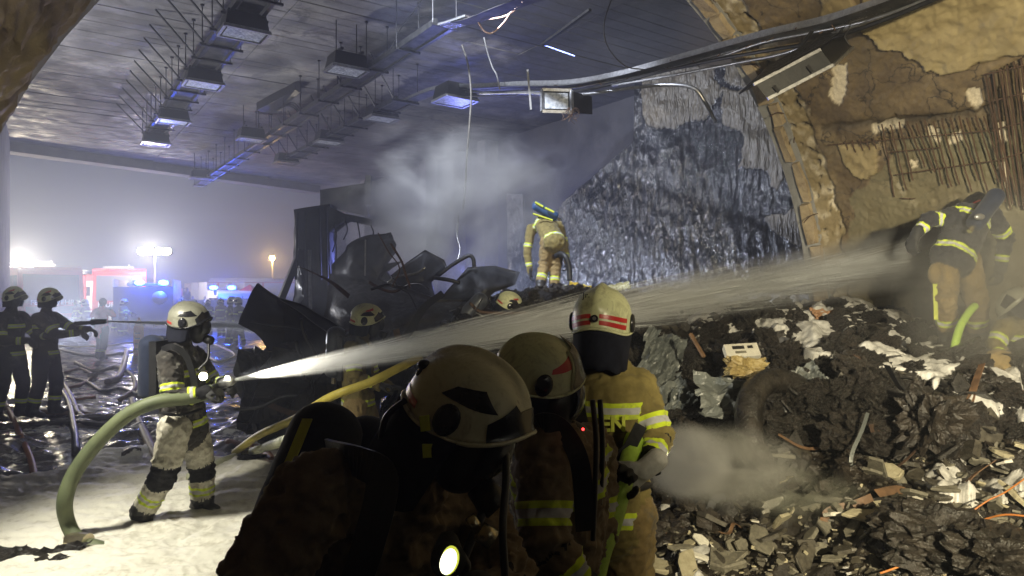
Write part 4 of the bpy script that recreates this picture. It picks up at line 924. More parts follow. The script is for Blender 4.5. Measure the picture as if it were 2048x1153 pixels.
fabric('glove_pale', (.25, .25, .24), (.55, .54, .50), .7)
fabric('glove_black', (.01, .01, .011), (.03, .03, .03), .7)
simple('boot', (.01, .01, .01), (.03, .028, .025), .45)
helmet_paint('helmet_yellow', (.50, .52, .30), (.62, .64, .40))
helmet_paint('helmet_white', (.52, .52, .40), (.64, .64, .50))
helmet_paint('helmet_dimmed', (.20, .20, .16), (.30, .30, .24))  # darker copy of the helmet paint, dim light put into the colour
simple('helmet_black', (.008, .009, .012), (.02, .02, .026), .22, 0, 6, .1)
simple('red_tape', (.38, .02, .02), (.5, .035, .03), .35, 0, 9, .1)
simple('visor_glass', (.02, .022, .03), (.04, .045, .055), .06, 0, 3, 0)
simple('mask_rubber', (.008, .008, .01), (.022, .022, .024), .4)
simple('strap_yellow', (.45, .50, .04), (.6, .66, .07), .6)
simple('skin', (.42, .24, .17), (.55, .34, .24), .5, 0, 9, .1)
simple('tank_steel', (.05, .055, .07), (.10, .11, .13), .35, .3)
simple('brass', (.35, .30, .2), (.6, .55, .4), .25, .9)
emis('lamp_glow', (1, .93, .62), 30)
emis('lamp_glow_fg', (1, .98, .66), 3)
emis('lamp_rim', (.75, .8, .08), .9)
emis('led_red', (1, .03, .03), 8)
def frame(fwd, up):
    y = Vector(fwd).normalized(); x = y.cross(Vector(up)).normalized(); z = x.cross(y); return Matrix((x, y, z)).transposed()
def rimz(a):
    c = math.cos(a); s = abs(math.sin(a))
    return .055*max(c, 0)**1.5-.055*s**2-.050*max(-c, 0)
RX, RY, RZ = .132, .168, .150
def hp(a, e, off=0.0):
    z0 = rimz(a); z = z0+(RZ-z0)*math.sin(e*math.pi/2); k = math.sqrt(max(1-(max(z, 0)/RZ)**2.2, 0)) if z > 0 else 1-.25*(z/.06)**2*.3
    fl = 1+.05*math.exp(-((z-z0)/.010))*(1 if math.cos(a) < .3 else 1.8)
    x = math.sin(a)*RX*k*fl; y = math.cos(a)*RY*k*fl; 
    cr = math.exp(-(x/.020)**2)*.016*(.25+.75*min(1, e*1.6)) if z > .02 else 0
    n = Vector((x/RX**2, y/RY**2, max(z, 0)/RZ**2+1e-6)).normalized()
    return Vector((x, y, z))+n*(off+cr)
def helmet(P, c, fwd, up, mat='helmet_yellow', sc_=1.0, style='side', hi=True):
    M = frame(fwd, up)*1.0; c = Vector(c); T = lambda v: c+M@(Vector(v)*sc_)
    na, ne = (56, 22) if hi else (24, 10); vs = []
    for j in range(ne+1):
        for i in range(na): vs.append(T(hp(2*math.pi*i/na, min(j/ne, .999))))
    fs = [(j*na+i, j*na+(i+1) % na, (j+1)*na+(i+1) % na, (j+1)*na+i) for j in range(ne) for i in range(na)]; fs.append(tuple(ne*na+i for i in range(na)))
    n0 = len(vs)
    for i in range(na): vs.append(T(hp(2*math.pi*i/na, 0)*.94))
    fs += [(i, n0+i, n0+(i+1) % na, (i+1) % na) for i in range(na)]; fs.append(tuple(n0+i for i in range(na))[::-1])
    sh = mk('helmet', vs, fs, MT[mat], P, True)
    m = MB(); m.tube([T(hp(2*math.pi*i/48, 0, .002)) for i in range(49)], .0055*sc_, 6, False); m.build('rim_edge', MT['helmet_black' if style == 'dark' else mat], sh, True)
    def patch(name, q, mt, off=.0022, n=10):
        vs = []; 
        for i in range(n+1):
            for j in range(n+1):
                u = i/n; v = j/n; a = (q[0][0]*(1-u)+q[1][0]*u)*(1-v)+(q[3][0]*(1-u)+q[2][0]*u)*v; e = (q[0][1]*(1-u)+q[1][1]*u)*(1-v)+(q[3][1]*(1-u)+q[2][1]*u)*v
                vs.append(T(hp(a, e, off)))
        fs = [(i*(n+1)+j, (i+1)*(n+1)+j, (i+1)*(n+1)+j+1, i*(n+1)+j+1) for i in range(n) for j in range(n)]
        return mk(name, vs, fs, MT[mt], sh, True)
    if not hi:
        for s in (-1, 1): patch('side_patch', [(s*1.3, .1), (s*2.0, .1), (s*2.0, .42), (s*1.3, .3)], 'helmet_black', .003, 4)
        patch('front_patch', [(-.7, .03), (.7, .03), (.45, .5), (-.45, .5)], 'helmet_black', .004, 6)
    elif style == 'side' or style == 'dark':
        for s in (-1, 1):
            patch('side_patch', [(s*.95, .30), (s*1.9, .30), (s*1.75, .42), (s*1.30, .50)], 'helmet_black')
            if style != 'dark' and sc_ > .95: patch('red_flash', [(s*1.05, .52), (s*1.65, .46), (s*1.6, .52), (s*1.0, .66)], 'red_tape')
            patch('red_stripe', [(s*2.2, .06), (s*2.9, .06), (s*2.9, .12), (s*2.2, .12)], 'red_tape')
        patch('front_patch', [(-.95, .02), (.95, .02), (.5, .30), (-.5, .30)], 'helmet_black', .004)
        for s in (-1, 1): patch('brow_patch', [(s*.40, .24), (s*.95, .02), (s*1.05, .20), (s*.62, .40)], 'helmet_black', .005)
    elif style == 'open':
        for s in (-1, 1): patch('red_flash', [(s*.9, .34), (s*1.5, .28), (s*1.5, .34), (s*.9, .58)], 'red_tape'); 
        patch('front_patch', [(-.9, .03), (.9, .03), (.85, .62), (-.85, .62)], 'helmet_black', .012)
        patch('front_patch', [(-.35, .6), (.35, .6), (.3, .85), (-.3, .85)], 'helmet_black', .010)
        for s in (-1, 1): m = MB(); m.tube([T(hp(s*(.9+.0*k), k/12*.62, .004)) for k in range(13)], .006*sc_, 6); m.build('visor_guide', MT[mat], sh, True)
    elif style == 'back':
        for (e0, e1) in ((.06, .12), (.15, .21)):
            for s in (-1, 1): patch('red_stripe', [(math.pi-s*1.15, e0), (math.pi-s*.14, e0), (math.pi-s*.14, e1), (math.pi-s*1.15, e1)], 'red_tape')
        b = T(hp(math.pi, .14, .004)); nrm = M@Vector((0, -1, .1)).normalized(); m = MB(); m.tube([b-nrm*.004, b+nrm*.008], .016*sc_, 20); m.build('round_badge', MT['helmet_black'], sh, False)
        m = MB(); m.tube([b+nrm*.008, b+nrm*.010], .008*sc_, 16); m.build('badge_centre', MT['galvanised'], sh)
    if hi:
        for s in (-1, 1):
            b = T(Vector((s*(RX+.004), -.005, -.012))); m = MB(); m.ell(b, (.013*sc_, .034*sc_, .042*sc_), M, 14, 10); m.build('ear_cap', MT['helmet_black'], sh, True)
    return sh, T, patch
def neck_guard(P, c, fwd, up, drop=.17, sc_=1.0, a0=1.25, mat='hood_navy'):
    M = frame(fwd, up); vs = []; n = 28; k = 8
    for i in range(n+1):
        a = a0+(2*math.pi-2*a0)*i/n
        for j in range(k+1):
            t = j/k; q = hp(a, 0)*(.97-.10*t*(1+.5*math.cos(a)))+Vector((0, 0, -drop*t)); q *= 1+.03*math.sin(a*9)*t; vs.append(Vector(c)+M@(q*sc_))
    fs = [(i*(k+1)+j, (i+1)*(k+1)+j, (i+1)*(k+1)+j+1, i*(k+1)+j+1) for i in range(n) for j in range(k)]
    o = mk('neck_guard', vs, fs, MT[mat], P, True); so = o.modifiers.new('s', 'SOLIDIFY'); so.thickness = .006; return o
def breathing_mask(P, c, fwd, up, sc_=1.0, hose_to=None, hi=True):
    M = frame(fwd, up); T = lambda v: Vector(c)+M@(Vector(v)*sc_)
    m = MB(); m.ell(T((0, .055, -.035)), (.082*sc_, .075*sc_, .105*sc_), M, 24, 16); mm = m.build('mask', MT['mask_rubber'], P, True)
    # visor: spherical segment in front of the eyes
    vs = []; nu, nv = 18, 12
    for i in range(nu+1):
        for j in range(nv+1):
            a = (i/nu-.5)*2.0; e = (j/nv-.5)*1.15+.05; vs.append(T((.092*math.sin(a)*math.cos(e), .060+.088*math.cos(a)*math.cos(e), .0+.098*math.sin(e))))
    fs = [(i*(nv+1)+j, i*(nv+1)+j+1, (i+1)*(nv+1)+j+1, (i+1)*(nv+1)+j) for i in range(nu) for j in range(nv)]
    v = mk('mask_visor', vs, fs, MT['visor_glass'], mm, True)
    m = MB(); m.tube([T((0, .115, -.085)), T((0, .165, -.10)), T((0, .185, -.105))], [.034*sc_, .040*sc_, .030*sc_], 18); m.build('regulator', MT['mask_rubber'], mm, True)
    if hose_to is not None:
        a = T((.02, .16, -.12)); b = Vector(hose_to); m = MB(); m.tube(spline([a, a+M@Vector((.05, .03, -.12))*sc_, (a+b)/2+Vector((0, -.03, -.08)), b], 8), .011*sc_, 8); m.build('air_hose', MT['mask_rubber'], P, True)
    return mm
def tank(P, a, b, r=.085, mat='tank_cover', stripe=True, side=(0, -1, 0), name='air_cylinder'):
    a = Vector(a); b = Vector(b); d = (b-a).normalized(); pts = []; rr = []
    for t in range(7): q = math.pi/2*t/6; pts.append(a-d*r*.8*math.cos(q)+d*0); rr.append(max(r*math.sin(q), .003))
    for t in range(1, 8): pts.append(a+(b-a)*t/8); rr.append(r*(1+.015*math.sin(t*3)))
    for t in range(7): q = math.pi/2*t/6; pts.append(b+d*r*.6*math.sin(q)); rr.append(max(r*math.cos(q), .003))
    m = MB(); m.tube(pts, rr, 22, False); c = m.build(name, MT[mat], P, True)
    if stripe:
        s = (Vector(side)-d*d.dot(Vector(side))).normalized(); m = MB(); m.bar(a+(b-a)*.05+s*(r-.002), b-(b-a)*.05+s*(r-.002), .03, .008, s); m.build('cover_stripe', MT['strap_yellow'], c)
    m = MB(); m.tube([b+d*r*.5, b+d*(r*.6+.06)], .022, 12); m.build('valve', MT['brass'], c)
    return c
def hand(P, wr, d, n, curl=.9, mat='glove_black', sc_=1.0, vox=.006, name='glove', side=1):
    """d: direction wrist to knuckles, n: palm normal; side +1/-1 puts the thumb"""
    d = Vector(d).normalized(); n = Vector(n); n = (n-d*n.dot(d)).normalized(); x = d.cross(n)*side; wr = Vector(wr); m = MB()
    m.capsule(wr-d*.05*sc_, wr+d*.02*sc_, .040*sc_, .036*sc_, x, 1.15, 14)
    for k in (-1.5, -.5, .5, 1.5): m.capsule(wr+x*k*.012*sc_, wr+d*.085*sc_+x*k*.021*sc_, .021*sc_, .0165*sc_, None, 1, 10)
    for i, k in enumerate((-1.5, -.5, .5, 1.5)):
        L = (.036, .044, .041, .033)[i] if side > 0 else (.036, .044, .041, .033)[i]; p = wr+d*.088*sc_+x*k*.0235*sc_; a = curl*.55*(1+.12*i)
        for q in range(3):
            v = d*math.cos(a)+n*math.sin(a)+x*k*.03; p2 = p+v*L*sc_*(1-.14*q); m.capsule(p, p2, (.0125-.001*q)*sc_, (.0115-.001*q)*sc_, None, 1, 10); p = p2; a += curl*.75
    p = wr+d*.02*sc_-x*.034*sc_; a = .6
    for q in range(3):
        v = (d*math.cos(a)*.9-x*(.75-.45*q)+n*(.25+.5*curl*q*.6)).normalized(); p2 = p+v*.036*sc_; m.capsule(p, p2, .0145*sc_, .0125*sc_, None, 1, 10); p = p2
    V, N, Fs = remesh(m, vox*sc_); V = V+N*(.0012*fbm(V*60, 2))[:, None]
    return mk(name, V, Fs, MT[mat], P, True)
RAD = dict(thigh=(.125, .100), shin=(.098, .088), foot=(.060, .050), uarm=(.088, .074), farm=(.072, .052), neck=(.07, .06))
def person(label, J, mats, vox=.02, group=None, bulk=1.0, bands=True, headless=False, wr_amp=1.25, wide=None, pads=True, seed=0, armk=1.0):
    """J: joints in world space: head neck chest pelvis shN elN wrN hiN knN anN toN for N in L,R"""
    J = {k: Vector(v) for k, v in J.items()}
    foot = min((J['anL'], J['anR']), key=lambda v: v.z); root = thing('person', Vector((J['pelvis'].x, J['pelvis'].y, foot.z-.08)), label, 'person', group)
    B = []  # bone: a,b,ra,rb,kind,k,wide
    lat = (J['shR']-J['shL']).normalized(); lh = (J['hiR']-J['hiL']).normalized()
    def add(a, b, ra, rb, kind, k=1.0, wd=None): B.append((Vector(a), Vector(b), ra*bulk, rb*bulk, kind, k, wd))
    for s in 'LR':
        k_ = armk
        add(J['sh'+s], J['el'+s], RAD['uarm'][0]*k_, RAD['uarm'][1]*k_, 'uarm'); add(J['el'+s], J['wr'+s], RAD['farm'][0]*k_, RAD['farm'][1]*k_, 'farm')
        add(J['hi'+s], J['kn'+s], *RAD['thigh'], 'thigh'); add(J['kn'+s], J['an'+s], *RAD['shin'], 'shin'); add(J['an'+s], J['to'+s], *RAD['foot'], 'foot', 1.0)
    add(J['pelvis'], J['chest'], .150, .155, 'torso', 1.28, lat); add(J['chest'], J['neck'], .145, .075, 'torso', 1.3, lat)
    add(J['shL'], J['shR'], .088, .088, 'torso'); add(J['hiL'], J['hiR'], .13, .13, 'hip')
    hem = (J['pelvis']-J['chest']).normalized(); add(J['pelvis']-hem*.05, J['pelvis']+hem*.08, .158, .168, 'torso', 1.22, lat)
    if not headless: add(J['neck'], J['head']-(J['head']-J['neck']).normalized()*.03, .068, .062, 'neck')
    m = MB()
    for a, b, ra, rb, kind, k, wd in B: m.capsule(a, b, ra, rb, wd, k, 18)
    if not headless: 
        hd = J['head']; m.ell(hd, (.088, .088, .115), None, 18, 12)
    V, N, Fs = remesh(m, vox)
    nb = len(B); D = np.full((len(V), nb), 9.0); Tt = np.zeros((len(V), nb)); L_ = []
    for i, (a, b, ra, rb, kind, k, wd) in enumerate(B):
        a_ = np.array(a); ab = np.array(b-a); l2 = max(ab@ab, 1e-8); t = ((V-a_)@ab)/l2; tc = np.clip(t, 0, 1); dd = np.linalg.norm(V-(a_+np.outer(tc, ab)), axis=1)/((ra+(rb-ra)*tc)*(1+(k-1)*.6)); D[:, i] = dd; Tt[:, i] = t; L_.append(math.sqrt(l2))
    if not headless: hd_ = np.linalg.norm(V-np.array(J['head']), axis=1)/.105
    bi = D.argmin(1); kinds = [b[4] for b in B]; band = np.full(len(V), .3)
    tb = Tt[np.arange(len(V)), bi]
    spec = dict(uarm=[.72], farm=[.62], shin=[.58], torso=[], thigh=[], foot=[], neck=[], hip=[])
    if bands:
        for i, kd in enumerate(kinds):
            sel = bi == i
            for t0 in spec.get(kd, []): band[sel] = np.minimum(band[sel], np.abs(tb[sel]-t0)*L_[i])
        # hem band and chest band measured along the spine
        ax = np.array((J['chest']-J['pelvis']).normalized()); h = (V-np.array(J['pelvis']))@ax; tors = np.array([kinds[i] in ('torso',) for i in bi])
        Ls = (J['chest']-J['pelvis']).length
        for h0 in (-.02, Ls*.98): band[tors] = np.minimum(band[tors], np.abs(h[tors]-h0))
    # cloth folds
    fold = (ridge(V*9+seed, 3)-.9)*.011+(ridge(V*np.array([22, 22, 30])+seed, 2)-.8)*.0062
    soft_ = np.ones(len(V)); 
    for i, kd in enumerate(kinds):
        if kd in ('foot', 'neck'): soft_[bi == i] = .25
        if kd in ('uarm', 'farm', 'thigh', 'shin'):
            sel = bi == i; endf = np.exp(-((tb[sel]-(1 if kd in ('uarm', 'thigh') else 0))/.28)**2)
            fold[sel] += np.sin(tb[sel]*L_[i]*95+fbm(V[sel]*6+seed, 2)*4)*.006*endf
    if not headless: soft_[hd_ < 1.1] = .05
    V2 = V+N*(fold*soft_*wr_amp)[:, None]
    # keep soles flat
    o = mk('body', V2, Fs, [MT[mats['jacket']], MT[mats['trousers']], MT['boot'], MT['pad_black'], MT['hood_navy'], MT[mats.get('glove', 'glove_black')]], root, True)
    attr(o, 'band', band)
    code = []
    tl = Tt
    for vi in range(len(V)):
        kd = kinds[bi[vi]]; t = tb[vi]
        if not headless and hd_[vi] < 1.0: code.append(4)
        elif kd == 'torso' or kd == 'uarm': code.append(0)
        elif kd == 'farm': code.append(3 if (t > .78 and pads) or (pads and t < .18) else 0)
        elif kd == 'neck': code.append(4)
        elif kd == 'foot': code.append(2)
        elif kd == 'hip': code.append(1)
        elif kd == 'thigh': code.append(3 if t > .86 and pads else 1)
        else: code.append(2 if t > .80 else (3 if t < .30 and pads else 1))
    code = np.array(code); fi = np.array([code[f[0]] for f in Fs], np.int32); o.data.polygons.foreach_set('material_index', fi)
    return root, o, J
def jp(d0, **kw):
    out = {}
    for k, v in kw.items(): out[k] = PX(v[0], v[1], d0+(v[2] if len(v) > 2 else 0))
    return out
def strap(P, pts, w_=.045, mat='mask_rubber', th=.008, up=(0, 0, 1)):
    return ribbon('harness_strap', pts, w_, MT[mat], P, th, up)

# ---- fire fighter with the big green hose, middle left
J = jp(5.7, head=(378, 650, .05), neck=(366, 688, .05), chest=(362, 740, .05), pelvis=(366, 838, .08), shR=(340, 718, -.17), elR=(345, 800, -.26), wrR=(412, 786, -.20), shL=(388, 716, .24), elL=(428, 772, .28), wrL=(452, 768, .10),
       hiR=(352, 856, -.06), knR=(330, 945, -.10), anR=(283, 1030, -.05), toR=(296, 1050, -.10), hiL=(384, 856, .16), knL=(404, 935, .28), anL=(404, 1008, .32), toL=(432, 1024, .26))
P1, o, J = person('fire fighter in foam smeared trousers spraying from a thick green hose on the white foam', J, dict(jacket='jacket_dark', trousers='trousers_foam'), .0125, seed=3, armk=1.05, bulk=1.07)
fw = Vector((.93, .1, -.16)); hc = J['head']+Vector((-.0, 0, .035)); helmet(P1, hc, fw, (.12, 0, 1), 'helmet_dimmed', 1.0, 'dark'); neck_guard(P1, hc, fw, (.12, 0, 1), .13); breathing_mask(P1, J['head']+Vector((.03, 0, -.01)), fw, (.12, 0, 1), 1.0, J['chest']+Vector((.18, -.1, 0)))
tank(P1, PX(305, 690, 5.72), PX(303, 785, 5.74), .105, 'tank_cover', False); tank(P1, PX(322, 688, 5.9), PX(318, 780, 5.9), .09, 'tank_cover', False)
m = MB(); m.box(PX(326, 740, 5.75), (.06, .34, .50)); m.build('carrying_frame', MT['mask_rubber'], P1)
strap(P1, [PX(325, 700, 5.48), PX(345, 694, 5.43), PX(372, 712, 5.46), PX(388, 760, 5.5), PX(392, 806, 5.52)], .05, up=(0, -1, 0)); strap(P1, [PX(322, 826, 5.5), PX(352, 832, 5.44), PX(385, 826, 5.47), PX(406, 818, 5.62)], .06, up=(0, 0, 1))
hand(P1, J['wrR'], (.95, -.1, .12), (0, .3, -1), 1.2, 'glove_black', 1.1, .007); hand(P1, J['wrL'], (.8, -.4, -.1), (0, -.9, -.6), 1.2, 'glove_black', 1.1, .007, side=-1)
for (px_, py_, r_) in ((407, 753, .036), (436, 762, .0)):
    if r_: a = PX(px_, py_, 5.35); m = MB(); m.tube([a+Vector((-.05, .12, 0)), a], r_, 16); l_ = m.build('chest_lamp', MT['mask_rubber'], P1, True); m = MB(); m.tube([a, a+Vector((.002, -.012, 0))], r_*.85, 16); m.build('lens', MT['lamp_glow'], l_)
# nozzle
NZ = thing('spray_nozzle', PX(448, 762, 5.55), 'metal spray nozzle with a glowing lamp held by the fire fighter on white foam', 'nozzle')
a = PX(420, 778, 5.55); b = PX(470, 759, 5.55); m = MB(); m.tube([a, a+(b-a)*.4, a+(b-a)*.45, a+(b-a)*.8, b], [.026, .026, .04, .042, .03], 18); m.build('barrel', MT['galvanised'], NZ, True)
m = MB(); m.tube([a+(b-a)*.35, a+(b-a)*.3+Vector((0, 0, -.13))], .018, 12); m.build('grip', MT['mask_rubber'], NZ, True)
m = MB(); c = PX(455, 757, 5.46); m.tube([c+Vector((-.01, .02, 0)), c], .018, 14); m.build('lamp', MT['lamp_glow'], NZ, True)

# ---- crouching fire fighter, nearest
J = dict(head=PX(925, 830, 1.66), neck=PX(845, 935, 1.74), chest=PX(775, 1060, 1.82), pelvis=PX(700, 1390, 2.0), shR=PX(640, 985, 1.55), elR=PX(520, 1150, 1.48), wrR=PX(640, 1330, 1.40), shL=PX(935, 1010, 2.0), elL=PX(1010, 1180, 1.75), wrL=PX(940, 1230, 1.55))
pv = J['pelvis']
J.update(hiR=pv+Vector((0, -.1, -.06)), hiL=pv+Vector((.02, .12, -.06)), knR=pv+Vector((.16, -.14, -.46)), knL=pv+Vector((.05, .2, -.46)), anR=pv+Vector((-.02, -.14, pv.z*-1+.09)), anL=pv+Vector((-.25, .2, -pv.z+.09)))
J['toR'] = J['anR']+Vector((.17, -.02, -.04)); J['toL'] = J['anL']+Vector((.17, .02, -.04))
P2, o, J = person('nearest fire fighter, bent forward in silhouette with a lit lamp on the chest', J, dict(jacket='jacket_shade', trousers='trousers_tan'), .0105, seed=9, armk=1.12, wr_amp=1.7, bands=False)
fw = Vector((.80, -.22, -.52)); up = Vector((.40, -.05, .75)); hc = PX(934, 822, 1.64)
sh, T, patch = helmet(P2, hc, fw, up, 'helmet_white', .92, 'side'); neck_guard(P2, hc, fw, up, .20, 1.0, 1.3); breathing_mask(P2, hc-up.normalized()*.045, fw, up, 1.0, PX(900, 1080, 1.5))
m = MB(); a = PX(848, 730, 1.62); m.ell(a, (.016, .016, .013)); m.ell(a+Vector((-.006, 0, -.02)), (.014, .014, .012)); m.build('rear_knob', MT['mask_rubber'], sh, True)
for i, (qa, qb) in enumerate((((812, 800), (762, 880)), ((838, 840), (800, 905)))):
    m = MB(); m.tube(spline([PX(qa[0], qa[1], 1.60), PX((qa[0]+qb[0])/2-14, (qa[1]+qb[1])/2-6, 1.60), PX(qb[0], qb[1], 1.62)], 6), .008, 8); m.build('head_strap', MT['mask_rubber'], P2, True)
m = MB(); m.bar(PX(848, 832, 1.52), PX(852, 862, 1.52), .022, .01, (0, -1, 0)); m.build('strap_clip', MT['strap_yellow'], P2); m = MB(); m.bar(PX(856, 888, 1.53), PX(858, 915, 1.53), .026, .01, (0, -1, 0)); m.build('strap_clip', MT['strap_yellow'], P2)
tank(P2, PX(652, 868, 1.95), PX(560, 1110, 1.72), .105, 'tank_cover', True, (-.3, -1, .2)); tank(P2, PX(738, 878, 2.1), PX(650, 1120, 1.95), .085, 'tank_cover', False)
strap(P2, [PX(660, 905, 1.68), PX(722, 925, 1.5), PX(765, 960, 1.48), PX(740, 1080, 1.48), PX(700, 1200, 1.52)], .07, up=(0, -1, 0))
LP_ = PX(897, 1122, 1.30); m = MB(); m.tube([LP_+Vector((-.01, .10, .0)), LP_+Vector((-.004, .02, 0)), LP_], [.022, .032, .034], 22); l_ = m.build('chest_lamp', MT['mask_rubber'], P2, True); m = MB(); m.ell(LP_+Vector((0, .001, 0)), (.0195, .006, .0295), Matrix.Rotation(.3, 3, 'Y'), 22, 10); m.build('reflector', MT['lamp_rim'], l_, True); m = MB(); m.ell(LP_+Vector((0, -.004, 0)), (.0155, .006, .0255), Matrix.Rotation(.3, 3, 'Y'), 22, 10); m.build('lens', MT['lamp_glow_fg'], l_, True)
m = MB(); c = PX(958, 1062, 1.45); m.tube([c, c+Vector((.03, 0, -.02))], .022, 14); m.tube([c+Vector((.0, 0, .0)), c+Vector((-.02, 0, .03))], .012, 10); m.build('gauge', MT['brass'], P2, True)
m = MB(); m.tube(spline([PX(1010, 880, 1.6), PX(1012, 960, 1.55), PX(1005, 1060, 1.5), PX(1010, 1153, 1.5), PX(1010, 1240, 1.5)], 6), .009, 8); m.build('air_hose', MT['mask_rubber'], P2, True)
hand(P2, J['wrR'], (.8, .1, -.4), (0, 1, -.3), 1.0, 'glove_black', 1.1); hand(P2, J['wrL'], (-.3, -.2, -.9), (-.7, .3, 0), 1.0, 'glove_black', 1.1, side=-1)

# ---- second fire fighter, mask toward the right
J = dict(head=PX(1082, 762, 2.36), neck=PX(1102, 845, 2.38), chest=PX(1120, 945, 2.35), pelvis=PX(1120, 1210, 2.5), shR=PX(1085, 900, 2.17), elR=PX(1090, 1080, 2.08), wrR=PX(1165, 1180, 2.1), shL=PX(1180, 900, 2.55), elL=PX(1195, 1060, 2.5), wrL=PX(1205, 990, 2.6))
pv = J['pelvis']; J.update(hiR=pv+Vector((-.02, -.1, -.06)), hiL=pv+Vector((.04, .1, -.06)), knR=pv+Vector((.12, -.16, -.42)), knL=pv+Vector((.1, .2, -.42)), anR=pv+Vector((-.05, -.16, -pv.z+.09)), anL=pv+Vector((.05, .2, -pv.z+.09)))
J['toR'] = J['anR']+Vector((.17, -.02, -.04)); J['toL'] = J['anL']+Vector((.17, .02, -.04))
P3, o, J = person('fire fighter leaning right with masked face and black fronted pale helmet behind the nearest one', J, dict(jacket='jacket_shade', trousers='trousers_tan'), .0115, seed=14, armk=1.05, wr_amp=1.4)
fw = Vector((.90, .22, -.30)); up = Vector((.30, 0, .9)); hc = J['head']+Vector((-.015, -.02, .02)); helmet(P3, hc, fw, up, 'helmet_yellow', .90, 'open'); neck_guard(P3, hc, fw, up, .2, 1.0, 1.4)
breathing_mask(P3, hc-up.normalized()*.045+fw*.02, fw, up, 1.15, PX(1170, 920, 2.15))
tank(P3, PX(1070, 900, 2.65), PX(1080, 1160, 2.7), .09, 'tank_cover', False)
for pts in ([(1185, 800, 2.2), (1192, 880, 2.2), (1190, 980, 2.2), (1186, 1080, 2.25)], [(1200, 800, 2.25), (1205, 900, 2.25), (1200, 1010, 2.3)]):
    m = MB(); m.tube(spline([PX(*p) for p in pts], 6), .009, 8); m.build('air_hose', MT['mask_rubber'], P3, True)
strap(P3, [PX(1050, 862, 2.25), PX(1085, 845, 2.12), PX(1125, 860, 2.12), PX(1160, 930, 2.1), PX(1170, 1060, 2.15)], .06, up=(0, -1, 0))
m = MB(); c = PX(1166, 859, 2.08); m.ell(c, (.004, .004, .004)); m.build('signal_light', MT['led_red'], P3, True)
m = MB(); m.tube([PX(1010, 1080, 1.9), PX(1008, 1150, 1.9)], .006, 8); m.build('strap_end', MT['brass'], P3)
hand(P3, J['wrR'], (.9, 0, -.3), (0, .6, -.8), 1.0, 'glove_black', 1.1); hand(P3, J['wrL'], (.6, .1, .6), (0, -.8, .3), 1.1, 'glove_black', 1.1, side=-1)

# ---- third fire fighter, seen from behind, lime hose
J = dict(head=PX(1206, 648, 3.05), neck=PX(1212, 722, 3.03), chest=PX(1216, 800, 3.0), pelvis=PX(1212, 1005, 3.05), shR=PX(1274, 776, 2.98), elR=PX(1314, 880, 2.88), wrR=PX(1300, 926, 2.70), shL=PX(1150, 790, 3.05), elL=PX(1135, 900, 2.95), wrL=PX(1165, 975, 2.9))
pv = J['pelvis']; J.update(hiR=pv+Vector((.09, -.02, -.05)), hiL=pv+Vector((-.1, .02, -.05)), knR=pv+Vector((.12, .08, -.5)), knL=pv+Vector((-.12, .08, -.5)), anR=pv+Vector((.14, .02, -pv.z+.09)), anL=pv+Vector((-.14, 0, -pv.z+.09)))
J['toR'] = J['anR']+Vector((.06, .16, -.04)); J['toL'] = J['anL']+Vector((-.02, .17, -.04))
P4, o, J = person('fire fighter seen from behind in yellow lit jacket, red striped helmet, holding the lime hose', J, dict(jacket='jacket_tan', trousers='trousers_tan'), .0115, seed=22, armk=.98)
fw = Vector((.30, .93, -.10)); up = Vector((.02, .0, 1)); hc = PX(1204, 640, 3.0)
body4 = o
sh, T, patch = helmet(P4, hc, fw, up, 'helmet_yellow', .98, 'back'); neck_guard(P4, hc, fw, up, .17, 1.0, 1.1); breathing_mask(P4, hc-up*.05, Vector((.8, .6, -.1)), up, .95)
def surf(o, px, py, off=.004):
    V = np.empty(len(o.data.vertices)*3); o.data.vertices.foreach_get('co', V); V = V.reshape(-1, 3)+np.array(org(o)); x, y = proj(V); k = ((x-px)**2+(y-py)**2) < 144; d = V[k, 1].min() if k.any() else 3; return PX(px, py, d-off)
def text(P, s, loc, size, xdir, zdir, mat, name='lettering', extr=.001, bold=0.0):
    cu = bpy.data.curves.new('t', 'FONT'); cu.body = s; cu.size = size; cu.extrude = extr; cu.offset = bold; cu.align_x = 'CENTER'; cu.align_y = 'CENTER'
    to = bpy.data.objects.new('t', cu); sc.collection.objects.link(to); dg = bpy.context.evaluated_depsgraph_get(); me = bpy.data.meshes.new_from_object(to.evaluated_get(dg)); bpy.data.objects.remove(to)
    x = Vector(xdir).normalized(); z = Vector(zdir); z = (z-x*z.dot(x)).normalized(); y = x.cross(z); M = Matrix((x, z, -y)).transposed()
    V = np.empty(len(me.vertices)*3); me.vertices.foreach_get('co', V); V = V.reshape(-1, 3)@np.array(M).T+np.array(loc); Fs = [tuple(p.vertices) for p in me.polygons]; bpy.data.meshes.remove(me)
    return mk(name, V, Fs, MT[mat], P)
text(P4, 'EN', surf(body4, 1226, 850, .02), .085, (1, .06, 0), (0, .05, 1), 'strap_yellow', 'lettering', .003, .003)
a = T(hp(math.pi+.42, .50, .010)); text(sh, 'Jr.', a, .036, (1, -.35, .1), (.05, .42, .9), 'helmet_black', 'lettering', .001)
for s in (-1, 1):
    a = T(hp(math.pi-s*.55, .31, .003)); m = MB(); 
strap(P4, [PX(1150, 745, 2.78), PX(1165, 850, 2.7), PX(1205, 915, 2.72), PX(1250, 905, 2.72), PX(1282, 850, 2.72)], .05, up=(0, -1, 0))
ring_ = [J['pelvis']+Vector((.19*math.cos(q), .15*math.sin(q), .10)) for q in [2*math.pi*i/24 for i in range(25)]]
m = MB(); m.tube(ring_, .022, 8, False); m.build('belt', MT['mask_rubber'], P4, True)
m = MB(); a = PX(1215, 948, 2.78); m.tube([a, a+Vector((.05, 0, -.03))], .045, 16); m.build('belt_pouch', MT['mask_rubber'], P4, True)
